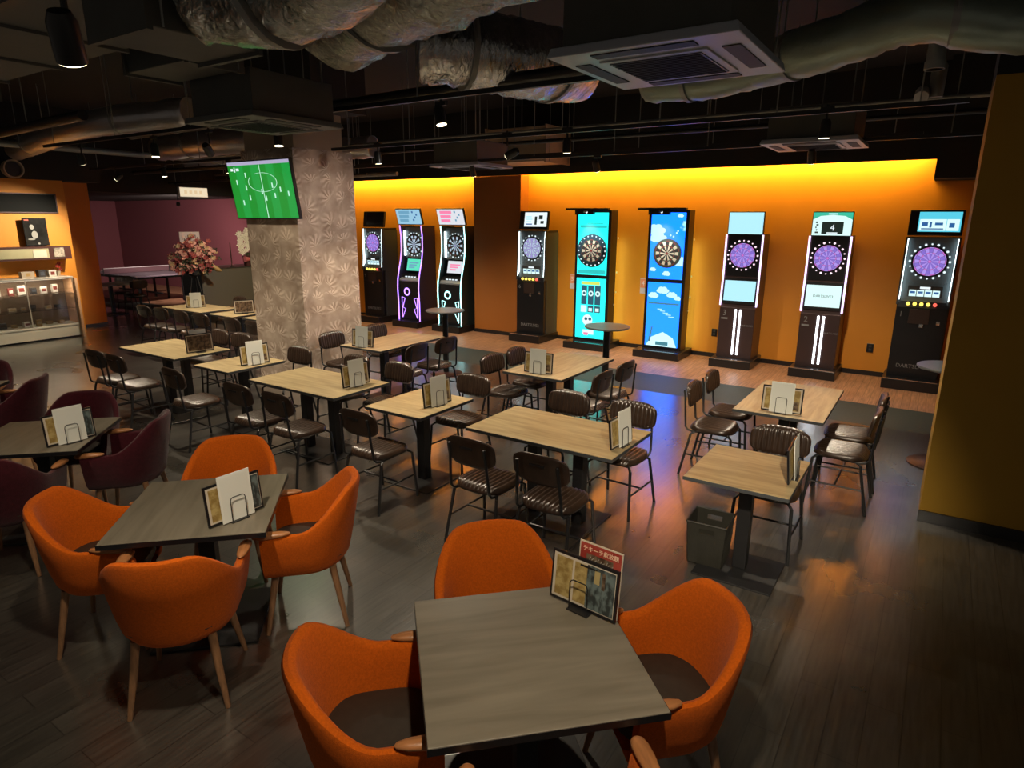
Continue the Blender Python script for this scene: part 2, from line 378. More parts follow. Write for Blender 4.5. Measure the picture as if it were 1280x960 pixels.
for k, (x, y) in T.items():
    if k in 'AEHJL':
        wd = 1.10 if k == 'L' else 1.22
        make_table(x, y, wd, 0.703, 0, tan_x, TL[k], ROW, cols=((-0.2, 0), (0.2, 0)), base=(0.72, 0.5))
    elif k in 'BDG': make_table(x, y, 0.703, 1.22, 0, tan_y, TL[k], ROW, cols=((0, -0.2), (0, 0.2)), base=(0.5, 0.72))
    else: make_table(x, y, 0.62, 0.703, 0, tan_x, TL[k], ROW, cols=((0, 0.03),), base=(0.5, 0.46))
OT = {'P': (-1.082, 1.749), 'Q': (-3.23, 1.795), 'R': (-5.30, 1.81), 'S': (-7.42, 1.80)}
GW = 'grey wood tables set diagonally'
make_table(*OT['P'], 0.785, 0.785, 0.782, grey_w, 'large grey wood table at the front with orange chairs', GW, base=(0.60, 0.60), thick=0.032)
make_table(*OT['Q'], 0.785, 0.785, 0.774+PI/2, grey_w, 'grey wood table at left ringed by orange tub chairs', GW, base=(0.55, 0.55), thick=0.032)
make_table(*OT['R'], 0.785, 0.785, 0.782+PI/2, grey_w, 'grey wood table among maroon tub chairs holding a white sheet', GW, base=(0.55, 0.55), thick=0.032)
make_table(*OT['S'], 0.785, 0.785, 0.782, grey_w, 'grey wood table cut by the left edge among maroon chairs', GW, base=(0.55, 0.55), thick=0.032)

# ------------------------------------------------------------------ brown chairs (face +y, back at -y)
def pad(w, d, t, ribs, nx, ny, p=3.4, ribh=0.006):
    # rounded-square cushion with ribs running along its y, top and bottom sheets
    vs = []; fs = []
    def pt(i, j, top):
        u, v = -1+2*i/nx, -1+2*j/ny
        # map square to superellipse outline
        x = u*w/2*(1-0.5*abs(v)**p*0.42*abs(u)**1.5); y = v*d/2*(1-0.5*abs(u)**p*0.42*abs(v)**1.5)
        e = max(abs(u), abs(v)); edge = max(0.0, 1-e**6)
        rib = abs(math.cos(u*ribs*PI/2))
        return (x, y, (t*(0.42+0.58*edge**0.5)+ribh*rib*edge**0.5) if top else 0.0)
    for top in (1, 0):
        o = len(vs)
        for j in range(ny+1):
            for i in range(nx+1): vs.append(pt(i, j, top))
        for j in range(ny):
            for i in range(nx):
                a = o+j*(nx+1)+i; q = (a, a+1, a+nx+2, a+nx+1); fs.append(q if top else q[::-1])
    N = (nx+1)*(ny+1)
    ring = [i for i in range(nx+1)]+[j*(nx+1)+nx for j in range(1, ny+1)]+[ny*(nx+1)+i for i in range(nx-1, -1, -1)]+[j*(nx+1) for j in range(ny-1, 0, -1)]
    for k in range(len(ring)):
        a, b = ring[k], ring[(k+1) % len(ring)]; fs.append((b, a, a+N, b+N))
    return vs, fs
def make_chair():
    t = thing('dining_chair', '', 'chair')
    vs, fs = pad(0.40, 0.40, 0.045, 11, 66, 12, ribh=0.013)
    MB().add([(x, y, z+0.425) for x, y, z in vs], fs, 0, True).build('seat', leather, t, sharp=False)
    # backrest pad: ribs vertical, gently curved round the sitter, tilted back
    vs, fs = pad(0.41, 0.215, 0.030, 11, 66, 10, ribh=0.010)
    out = []
    for x, y, z in vs:
        yy = -0.235 + z + 0.55*x*x - 0.16*y      # thickness faces +y
        out.append((x, yy, 0.725+y))
    MB().add(out, [f[::-1] for f in fs], 0, True).build('backrest', leather, t, sharp=False)
    r = 0.0115
    for sx in (-1, 1):
        MB().tube([(sx*0.155, 0.15, 0.42), (sx*0.185, 0.185, 0.395), (sx*0.205, 0.215, 0.0)], r).build('leg', black, t)
        MB().tube([(sx*0.155, -0.12, 0.42), (sx*0.185, -0.165, 0.395), (sx*0.215, -0.245, 0.0)], r).build('leg', black, t)
    MB().tube([(-0.155, 0.15, 0.417), (0.155, 0.15, 0.417)], 0.010).tube([(-0.155, -0.12, 0.417), (0.155, -0.12, 0.417)], 0.010) \
        .tube([(-0.155, 0.15, 0.417), (-0.155, -0.12, 0.417)], 0.010).tube([(0.155, 0.15, 0.417), (0.155, -0.12, 0.417)], 0.010).build('seat_frame', black, t)
    for sx in (-1, 1):
        pts = [(sx*0.165, -0.02, 0.415), (sx*0.168, -0.16, 0.415), (sx*0.168, -0.20, 0.424), (sx*0.167, -0.222, 0.45), (sx*0.162, -0.232, 0.55), (sx*0.15, -0.248, 0.72), (sx*0.148, -0.258, 0.78)]
        MB().tube(pts, 0.010).build('back_frame', black, t)
    MB().tube([(-0.195, 0.197, 0.20), (-0.20, 0.0, 0.20), (-0.20, -0.205, 0.20)], 0.008).tube([(0.195, 0.197, 0.20), (0.20, 0.0, 0.20), (0.20, -0.205, 0.20)], 0.008) \
        .tube([(-0.20, 0.0, 0.20), (0.20, 0.0, 0.20)], 0.008).build('stretcher', black, t)
    MB().box((0, -0.2625, 0.765), (0.11, 0.012, 0.014)).build('back_handle', black, t, bevel=0.003)
    return t
chair0 = make_chair()
CH = []
first = [True]
def chair(x, y, ang, label, group):
    # (x,y) is the seat centre, ang rotates the facing direction away from +y
    ang += math.radians(random.uniform(-3, 3))
    if first[0]:
        first[0] = False; o = chair0; o.location = (x, y, 0); o.rotation_euler.z = ang; o['label'] = label; o['group'] = group
    else: o = dup(chair0, (x, y, 0), ang, label, group)
    CH.append(o)
near = 'brown ribbed chair %s on the near side of %s'
far = 'brown ribbed chair %s on the far side of %s'
G1 = 'brown chairs at the front row tables'; G2 = 'brown chairs at the machine-side tables'; G3 = 'brown chairs left of the pillar'
def pair_y(k, xs, y0, y1, nearp=True, farp=True, g=G1):
    for i, x in enumerate(xs):
        side = '' if len(xs) == 1 else ('at left' if i == 0 else 'at right')
        if nearp: chair(x[0], y0, 0, (near % (side, TS[k])).replace('  ', ' '), g)
        if farp: chair(x[1], y1, PI, (far % (side, TS[k])).replace('  ', ' '), g)
pair_y('A', ((-2.50, -2.53), (-1.95, -1.94)), 3.50, 4.52)
chair(-0.79, 4.50, PI, (far % ('', TS['C'])).replace('  ', ' '), G1)
pair_y('F', ((-3.62, -3.58),), 3.53, 4.54)
pair_y('E', ((-5.13, -5.15), (-4.57, -4.53)), 3.50, 4.53)
pair_y('I', ((-6.17, -6.05),), 3.50, 4.50)
pair_y('H', ((-7.80, -7.86), (-7.34, -7.38)), 3.52, 4.66)
def pair_x(k, x0, x1, ysl, ysr):
    for i, y in enumerate(ysl): chair(x0, y, -PI/2, 'brown ribbed chair left of %s, the %s one' % (TS[k], ('nearer', 'farther')[i]), G2)
    for i, y in enumerate(ysr): chair(x1, y, PI/2, 'brown ribbed chair right of %s, the %s one' % (TS[k], ('nearer', 'farther')[i]), G2)
pair_x('B', -1.52, -0.47, (5.68, 6.22), (5.64, 6.15))
pair_x('D', -3.76, -2.83, (5.62, 6.12), (5.60, 6.16))
pair_x('G', -6.29, -5.27, (5.58, 6.38), (5.62, 6.18))
for i, (x, tb) in enumerate(((-11.15, 'J'), (-10.62, 'J'), (-10.03, 'K'), (-9.48, 'K'), (-8.66, 'L'), (-8.14, 'L'))):
    chair(x, 5.80, 0, 'brown chair on the near side of %s, %s one' % (TS[tb], ('left', 'right')[i % 2]), G3)
chair(-10.9, 7.02, PI, 'brown ribbed chair on the far side of the farthest table', G3)

# ------------------------------------------------------------------ tub chairs (face +y)
def make_tub(name, fab):
    t = thing(name, '', 'chair')
    w, f, bk = 0.32, 0.21, 0.29
    path = []       # (x, y, nx, ny, a) along the U, a = 0 at the middle of the back, 1 at arm tips
    N1, N2 = 6, 26
    for i in range(N1): path.append((-w, f-(f+0.0)*i/N1, -1, 0))
    for i in range(N2+1):
        a = PI+PI*i/N2; path.append((w*math.cos(a), bk*math.sin(a), math.cos(a), math.sin(a)))
    for i in range(1, N1+1): path.append((w, f*i/N1, 1, 0))
    def top(x, y):
        ang = abs(math.atan2(x, -y-0.0)) if y < 0.0 else PI/2+min(1, y/f)*0.4
        s = min(1, max(0, (ang-0.50)/(1.62-0.50))); s = s*s*(3-2*s)
        return 0.838-0.197*s-0.012*(ang/1.9)**2
    thk = 0.052
    vs = []; fs = []; rows = None
    for (x, y, nx, ny) in path:
        h = top(x, y)
        prof = [(0.13, 0.352), (0.065, 0.345), (0.025, 0.36), (0.004, 0.40), (0, 0.47), (0, 0.47+(h-0.5)*0.5), (0, h-0.025), (thk*0.18, h-0.007), (thk*0.5, h), (thk*0.82, h-0.007), (thk, h-0.025), (thk, 0.47+(h-0.5)*0.5), (thk, 0.47), (thk, 0.41)]
        rows = len(prof)
        for ins, z in prof:
            k = 0.77+0.245*min(1, max(0, (z-0.36)/0.46))**0.75
            px = (x-nx*ins)*k; py = (y-ny*ins)*(k if y < 0 else 1)
            if y < 0: py -= 0.05*max(0, z-0.45)*min(1, -y/0.2)
            vs.append((px, py, z))
    n = len(path)
    for i in range(n-1):
        for j in range(rows-1):
            a = i*rows+j; fs.append((a, a+1, a+rows+1, a+rows))
    m = MB().add(vs, fs, 0, True)
    for i in (0, n-1):
        idx = [i*rows+j for j in range(rows)]
        m.f.append(idx if i else idx[::-1]); m.m.append(0); m.sm.append(False)
    # underside pan
    pan = [vs[i*rows] for i in range(n)]
    m.add(pan, [tuple(range(n))], 0)
    shell = m.build('shell', fab, t)
    # cushion
    pr = []; nn = 32
    def outline(k, z):
        o = []
        for q in range(nn):
            a = 2*PI*q/nn; c, s = math.cos(a), math.sin(a)
            o.append((0.222*k*math.copysign(abs(c)**0.62, c), 0.005+0.222*k*math.copysign(abs(s)**0.62, s), z))
        return o
    cv = outline(0.96, 0.40)+outline(1.0, 0.425)+outline(0.98, 0.455)+outline(0.88, 0.470)+outline(0.4, 0.476)
    cf = [tuple(range(nn))[::-1], tuple(range(4*nn, 5*nn))]
    for r_ in range(4):
        for q in range(nn): cf.append((r_*nn+q, r_*nn+(q+1) % nn, (r_+1)*nn+(q+1) % nn, (r_+1)*nn+q))
    MB().add(cv, cf, 0, True).build('seat_cushion', cushion_m, t)
    MB().box((0, 0.03, 0.378), (0.33, 0.28, 0.05)).build('seat_base', fab, t, bevel=0.01)
    for sx in (-1, 1):
        # wooden arm tip: flattened leaf shape lying on the arm end
        M = Matrix.Translation((sx*(w-0.026)*0.945, f-0.045, 0.637)) @ Matrix.Rotation(-0.05, 4, 'X')
        pf = [(0, -0.115), (0.014, -0.105), (0.024, -0.07), (0.030, -0.01), (0.030, 0.04), (0.024, 0.068), (0.012, 0.08), (0, 0.083)]
        mm = MB().lathe([(max(r_, 1e-7), z) for r_, z in pf], n=14)
        mm.v = [tuple(M @ Vector((p[0], p[2], p[1]*0.62))) for p in mm.v]; mm.f = [q[::-1] for q in mm.f]
        mm.build('arm_tip', armwood, t)
        for sy in (-1, 1):
            MB().tube([(sx*0.165, sy*0.15+0.01, 0.37), (sx*0.185, sy*0.18+0.01, 0.2), (sx*0.215, sy*0.215+0.01, 0.0)], [0.021, 0.018, 0.012], n=10).build('leg', legwood, t)
    return t
tubo = make_tub('tub_chair', orangef); tubm = make_tub('tub_chair', maroonf)
used = set()
def tub(kind, tb, d, normal_deg, label, lat=0.0, turn=0.0):
    cx, cy = OT[tb]; a = math.radians(normal_deg); nx, ny = math.cos(a), math.sin(a)
    x, y = cx+nx*d-ny*lat, cy+ny*d+nx*lat
    rot = a+PI/2+math.radians(turn)       # chair faces the table: facing +y -> -normal
    src = tubo if kind == 'o' else tubm
    g = 'orange tub chairs' if kind == 'o' else 'maroon tub chairs'
    if kind not in used:
        used.add(kind); src.location = (x, y, 0); src.rotation_euler.z = rot; src['label'] = label; src['group'] = g
    else: dup(src, (x, y, 0), rot, label, g)
tub('o', 'P', 0.55, 135, 'orange tub chair on the far side of the front grey table')
tub('o', 'P', 0.545, 45, 'orange tub chair on the right of the front grey table')
tub('o', 'P', 0.545, 225, 'orange tub chair at the bottom left of the front grey table')
tub('o', 'P', 0.63, 315, 'orange tub chair mostly below the frame, only a wooden arm tip showing')
tub('o', 'Q', 0.58, 135, 'orange tub chair on the far side of the left table, beyond the white sheet')
tub('o', 'Q', 0.54, 45, 'orange tub chair on the right of the left orange-chair table')
tub('o', 'Q', 0.53, 225, 'orange tub chair farthest left, left of the orange-chair table')
tub('o', 'Q', 0.55, 315, 'orange tub chair with its back to the camera at the left table')
tub('m', 'R', 0.56, 135, 'maroon tub chair beyond the white sheet on its table')
tub('m', 'R', 0.56, 45, 'maroon tub chair seen from the side, right of the maroon-chair table')
tub('m', 'R', 0.56, 315, 'dark maroon tub chair with its back to the camera at the left edge')
tub('m', 'S', 0.58, 45, 'maroon tub chair seen from the side at the left edge, behind another table')
tub('m', 'S', 0.58, 135, 'maroon tub chair farthest back at the left edge of the view')

# ------------------------------------------------------------------ menu holders
def print_mat(name, base, c2, scale, stretch=(1, 1, 1)):
    m = bpy.data.materials.new(name); m.use_nodes = True; nt = m.node_tree; b = nt.nodes['Principled BSDF']
    tc = nt.nodes.new('ShaderNodeTexCoord'); mp = nt.nodes.new('ShaderNodeMapping'); mp.inputs['Scale'].default_value = stretch
    nt.links.new(tc.outputs['Object'], mp.inputs[0])
    n = nt.nodes.new('ShaderNodeTexNoise'); n.inputs['Scale'].default_value = scale; n.inputs['Detail'].default_value = 4
    nt.links.new(mp.outputs[0], n.inputs['Vector'])
    r = nt.nodes.new('ShaderNodeValToRGB'); r.color_ramp.elements[0].position = 0.42; r.color_ramp.elements[1].position = 0.6
    r.color_ramp.elements[0].color = (*base, 1); r.color_ramp.elements[1].color = (*c2, 1)
    nt.links.new(n.outputs[0], r.inputs[0]); nt.links.new(r.outputs[0], b.inputs['Base Color']); b.inputs['Roughness'].default_value = 0.35
    return m
menu_gold = print_mat('menu_print_gold', (0.30, 0.20, 0.06), (0.50, 0.38, 0.15), 30)
menu_dark = print_mat('menu_print_photo', (0.035, 0.045, 0.045), (0.15, 0.20, 0.20), 22, (2, 1, 1))
menu_brown = print_mat('menu_print_brown', (0.06, 0.035, 0.02), (0.20, 0.14, 0.09), 28)
cream_p = mat('cream_paper', (0.62, 0.55, 0.44), rough=0.6)
HOLD = {'A': (-1.70, 4.0, 86), 'B': (-0.94, 5.47, 2), 'C': (-0.58, 4.06, 92), 'D': (-3.32, 5.52, 8), 'E': (-4.47, 4.11, 86), 'F': (-3.41, 4.04, 83),
        'G': (-5.83, 5.48, 10), 'H': (-7.16, 4.18, 81), 'I': (-6.06, 4.14, 78), 'J': (-10.89, 6.37, 64), 'K': (-9.55, 6.41, 68),
        'P': (-1.03, 2.08, -6), 'Q': (-2.92, 1.80, 88), 'R': (-4.95, 1.87, 89)}
tilt = Matrix.Rotation(math.radians(-6), 4, 'X')
for k, (x, y, a) in HOLD.items():
    x, y, a, z0 = x, y, math.radians(a), 0.72
    t = thing('menu_holder', 'black wire menu stand on %s' % TS[k], 'menu stand', (x, y, z0), a, 'black wire menu stands')
    MB().box((0, -0.002, 0.003), (0.10, 0.06, 0.006)).build('base', black, t, bevel=0.001)
    yl = -0.024
    MB().tube([(-0.042, yl, 0.004), (-0.042, yl+0.004, 0.12), (-0.037, yl+0.005, 0.132), (-0.028, yl+0.006, 0.137), (0.028, yl+0.006, 0.137), (0.037, yl+0.005, 0.132), (0.042, yl+0.004, 0.12), (0.042, yl, 0.004)], 0.0024, n=6).build('wire_loop', black, t)
    # framed menu
    wf, hf = 0.315, 0.215
    mlab = 'black-edged printed menu standing on %s' % TS[k]
    mo = thing('menu', mlab, 'menu', (x, y, z0+0.0065), a, 'black-edged menus')
    T4 = Matrix.Translation((0, 0.008, 0)) @ tilt
    MB().box((0, 0, hf/2), (wf, 0.012, hf)).build('cover', blackp, mo, bevel=0.002, matrix=T4)
    p = MB(); yy = -0.0068
    p.rect(-wf/2+0.010, wf/2-0.010, 0.012, hf-0.012, yy, 0)
    yy -= 0.0006
    if k in 'PQR':
        p.rect(-0.135, -0.055, 0.022, hf-0.022, yy, 1); p.rect(-0.045, 0.035, 0.022, hf-0.022, yy, 1); p.rect(0.015, 0.145, 0.016, hf-0.016, yy-0.0005, 2)
        p.rect(0.05, 0.075, hf-0.085, hf-0.03, yy-0.001, 3); p.rect(0.085, 0.10, hf-0.10, hf-0.03, yy-0.001, 4); p.rect(-0.02, 0.06, hf-0.032, hf-0.024, yy-0.001, 5)
    else:
        p.rect(-0.135, 0.135, 0.022, hf-0.022, yy, 4 if k in 'HK' else 1); p.rect(0.05, 0.13, 0.03, 0.10, yy-0.0004, 4)
    p.build('page', [cream_p, menu_gold, menu_dark, mat('ochre_print', (0.45, 0.36, 0.16), 0.5), menu_brown, blackp], mo, matrix=T4)
    # loose white sheet (in front, taller) or, on two tables, behind
    if k == 'P':
        so = thing('drink_sign', 'red drink offer card with white Japanese lettering on the front grey table', 'sign', (x, y, z0+0.0065), a)
        T5 = Matrix.Translation((0.055, 0.026, 0)) @ tilt
        MB().box((0, 0, 0.14), (0.20, 0.004, 0.28)).build('card', cream_p, so, matrix=T5)
        redp = print_mat('red_print', (0.30, 0.035, 0.025), (0.42, 0.07, 0.05), 12)
        MB().rect(-0.095, 0.095, 0.01, 0.274, -0.0024, 0).rect(-0.065, 0.06, 0.16, 0.232, -0.0028, 1).build('red_print', [redp, menu_brown], so, matrix=T5)
        text_mesh('lettering', 'テキーラ飲放題', 0.024, mat('pale_lettering', (0.85, 0.62, 0.45), 0.6), so, T5 @ at_face(0, -0.0034, 0.250))
        sq = MB()
        for q in range(9): sq.tube([(-0.052+q*0.013, -0.0032, 0.203+0.006*(q % 2)), (-0.044+q*0.013, -0.0032, 0.222-0.004*(q % 3))], 0.0016, n=5)
        sq.build('script_lettering', mat('grey_lettering', (0.42, 0.40, 0.36), 0.6), so)['kind'] = 'stuff'
        so.children[-1].matrix_local = T5
    else:
        back = k in 'HK'
        if k == 'K': continue
        hs = 0.255 if not back else 0.262
        ws = 0.182
        so = thing('menu_sheet', 'tall white menu sheet %s on %s' % ('behind the menu' if back else 'standing', TS[k]), 'sheet', (x, y, z0+0.0065), a, 'loose white menu sheets')
        T5 = Matrix.Translation(((0.0 if k not in 'AC' else 0.02), 0.021 if back else -0.014, 0)) @ Matrix.Rotation(math.radians(-5), 4, 'X')
        MB().box((0, 0, hs/2), (ws, 0.003, hs)).build('paper', paper, so, matrix=T5)
        MB().rect(-ws/2+0.012, ws/2-0.012, 0.015, hs-0.015, -0.0018, 0).build('back_print', mat('faint_print', (0.80, 0.82, 0.76), 0.8), so, matrix=T5)

# ------------------------------------------------------------------ bin under the small table
t = thing('waste_bin', 'dark woven plastic bin with cut-out handles under the small table', 'bin', (-1.06, 4.075, 0.012), 0.06)
bin_m = mat('dark_bin_plastic', (0.018, 0.017, 0.012), rough=0.55, noise=0.15, nscale=20)
bh, b0, b1 = 0.30, 0.115, 0.130
for q in range(4):
    M = Matrix.Rotation(q*PI/2, 4, 'Z')
    m = MB(); th = 0.006
    def wv(u, z, o):
        k = b0+(b1-b0)*z/bh; return M @ Vector((u*k, -k+o, z))
    segs = [(-1, 1, 0, 0.23), (-1, -0.4, 0.23, 0.265), (0.4, 1, 0.23, 0.265), (-1, 1, 0.265, bh)] if q % 2 == 0 else [(-1, 1, 0, bh)]
    for u0, u1, z0_, z1_ in segs:
        vs = [wv(u0, z0_, 0), wv(u1, z0_, 0), wv(u1, z1_, 0), wv(u0, z1_, 0), wv(u0, z0_, th), wv(u1, z0_, th), wv(u1, z1_, th), wv(u0, z1_, th)]
        m.add(vs, [(0, 1, 2, 3), (7, 6, 5, 4), (0, 4, 5, 1), (1, 5, 6, 2), (2, 6, 7, 3), (3, 7, 4, 0)])
    m.build('side_panel', bin_m, t)
    s_ = MB()
    for i in range(9):
        u = -0.88+1.76*i/8
        vs = [wv(u-0.055, 0.01, -0.003), wv(u+0.055, 0.01, -0.003), wv(u+0.055, 0.215, -0.003), wv(u-0.055, 0.215, -0.003), wv(u-0.055, 0.01, 0.001), wv(u+0.055, 0.01, 0.001), wv(u+0.055, 0.215, 0.001), wv(u-0.055, 0.215, 0.001)]
        s_.add(vs, [(0, 1, 2, 3), (0, 4, 5, 1), (1, 5, 6, 2), (2, 6, 7, 3), (3, 7, 4, 0)])
    s_.build('ribbing', bin_m, t)
MB().box((0, 0, 0.004), (2*b0, 2*b0, 0.008)).build('bottom', bin_m, t)
MB().tube([(-b1, -b1, bh), (b1, -b1, bh), (b1, b1, bh), (-b1, b1, bh), (-b1, -b1, bh)], 0.007, n=6).build('rim', bin_m, t)

# ------------------------------------------------------------------ round bar tables
def bar_table(x, y, label):
    t = thing('bar_table', label, 'table', (x, y, 0), 0, 'round bar tables along the throwing lane')
    MB().lathe([(0.001, 0.935), (0.27, 0.935), (0.285, 0.945), (0.285, 0.957), (0.28, 0.962), (0.001, 0.962)], n=40).build('tabletop', mat('bar_table_top', (0.16, 0.17, 0.18), 0.3, spec=0.6), t)
    MB().lathe([(0.042, 0.012), (0.042, 0.93)], n=16).build('column', black, t)
    MB().lathe([(0.001, 0), (0.24, 0), (0.245, 0.008), (0.235, 0.016), (0.06, 0.028), (0.001, 0.03)], n=36).build('base', mat('brown_steel_base', (0.06, 0.03, 0.025), 0.35), t)
bar_table(-3.42, 7.37, 'round bar table in front of the teal dart cabinet')
bar_table(-6.02, 7.33, 'round bar table in front of the cyan-lit curved dart machine')
bar_table(0.22, 7.08, 'round bar table half hidden behind the ochre wall')

# ------------------------------------------------------------------ dart machines (front faces -y; origin on the floor)
pur1 = glow('board_lavender', (0.42, 0.29, 0.82), 0.95); pur2 = glow('board_violet', (0.25, 0.16, 0.66), 0.9); pink = glow('board_pink', (0.62, 0.16, 0.62), 0.95)
dot_w = glow('number_glow_pink', (1.0, 0.75, 0.85), 1.2); dot_b = glow('number_glow_white', (0.8, 0.95, 1.0), 1.0)
st1 = mat('board_cream', (0.80, 0.75, 0.60), 0.6); st2 = mat('board_black', (0.03, 0.035, 0.035), 0.6); st3 = mat('board_rim', (0.05, 0.07, 0.07), 0.5)
st_g = mat('board_green', (0.07, 0.16, 0.09), 0.6); st_r = mat('board_red', (0.30, 0.05, 0.04), 0.6)
bl1 = glow('board_pale_blue', (0.55, 0.70, 0.85), 0.8); bl2 = glow('board_ice', (0.42, 0.36, 0.80), 0.75)
def dartboard(parent, x, z, y, r, style, dots=None, rim=True):
    # style: materials for (single odd, single even, ring odd, ring even, bull, rim)
    m = MB()
    if rim: m.lathe([(r*1.0, 0), (r*1.12, 0), (r*1.12, 0.03), (r*1.0, 0.03)], c=(x, y+0.02, z), n=40, mi=5, M=Matrix.Rotation(PI/2, 4, 'X'))
    m.lathe([(1e-6, 0), (r*1.02, 0), (r*1.02, 0.02)], c=(x, y+0.015, z), n=40, mi=5, M=Matrix.Rotation(PI/2, 4, 'X'))
    b = m.build('board_ring', style, parent)
    parent = b
    s = MB(); rad = [0.10, 0.55, 0.63, 0.92, 1.0]
    for k in range(20):
        hw_ = 0.47; a0, a1 = 2*PI*(k-hw_)/20, 2*PI*(k+hw_)/20
        for j in range(4):
            r0, r1 = rad[j]*r*1.012, rad[j+1]*r*0.995
            mi = (0 if k % 2 else 1) if j in (0, 2) else (2 if k % 2 else 3)
            vs = []
            for rr, aa in ((r0, a0), (r1, a0), (r1, a1), (r0, a1)):
                vs.append((x+rr*math.sin(aa), y-0.012, z+rr*math.cos(aa)))
            s.add(vs, [(3, 2, 1, 0)], mi)
    s.disc((x, z), r*0.09, y-0.013, 14, 4)
    s.build('board_face', style, parent)
    if dots:
        d = MB()
        for k in range(20):
            a = 2*PI*k/20; d.disc((x+r*1.20*math.sin(a), z+r*1.20*math.cos(a)), r*(0.085 if k % 2 else 0.06), y-0.004, 8, 0)
        d.build('number_dots', dots, parent)['kind'] = 'stuff'
soft_p = [pur1, pur2, pink, pur1, pink, mat('board_frame_dark', (0.02, 0.02, 0.035), 0.4)]
soft_b = [bl1, bl2, bl2, bl1, bl2, mat('board_frame_dark', (0.02, 0.02, 0.035), 0.4)]
steel = [st1, st2, st_g, st_r, st_r, st3]

cyan_scr = glow('screen_pale_blue', (0.45, 0.84, 0.98), 1.0); mint_scr = glow('screen_mint', (0.70, 0.97, 0.95), 1.0)
scr_dark = glow('screen_dark', (0.02, 0.035, 0.03), 0.6); scr_white = glow('screen_white', (0.85, 0.95, 1.0), 0.95); scr_cyan = glow('screen_cyan', (0.10, 0.62, 0.80), 0.95)
scr_green = glow('screen_green', (0.05, 0.55, 0.36), 0.9); scr_blue = glow('screen_blue_ink', (0.03, 0.14, 0.40), 0.8); scr_pink = glow('screen_pink', (1.0, 0.25, 0.45), 0.9)
led_w = glow('white_led_bar', (0.88, 0.93, 1.0), 5.0); led_l = glow('lavender_led_bar', (0.80, 0.62, 1.0), 2.2); led_c = glow('cyan_led_tube', (0.45, 1.0, 0.98), 3.0); led_v = glow('violet_led_tube', (0.42, 0.20, 1.0), 3.2)
led_top = glow('cool_light_fin', (0.80, 0.97, 1.0), 3.5)
btn_y = glow('yellow_button', (1.0, 0.72, 0.12), 1.6); btn_r = glow('red_button', (1.0, 0.12, 0.08), 1.4)
metal_br = mat('dark_bronze_steel', (0.085, 0.055, 0.055), rough=0.35, metal=0.6)
facep = mat('slate_machine_face', (0.115, 0.145, 0.16), rough=0.3, spec=0.6)
logo_m = mat('grey_logo', (0.22, 0.22, 0.23), 0.4)
DY = 10.60
def plinth(t, w, d0, d1, h, chrome_edge=True):
    MB().span((-w/2, d0, 0), (w/2, d1, h)).build('plinth', blackp, t, bevel=0.006)
    if chrome_edge: MB().box((0, d0+0.02, h+0.004), (w*0.94, 0.025, 0.008)).build('kick_strip', chrome, t)

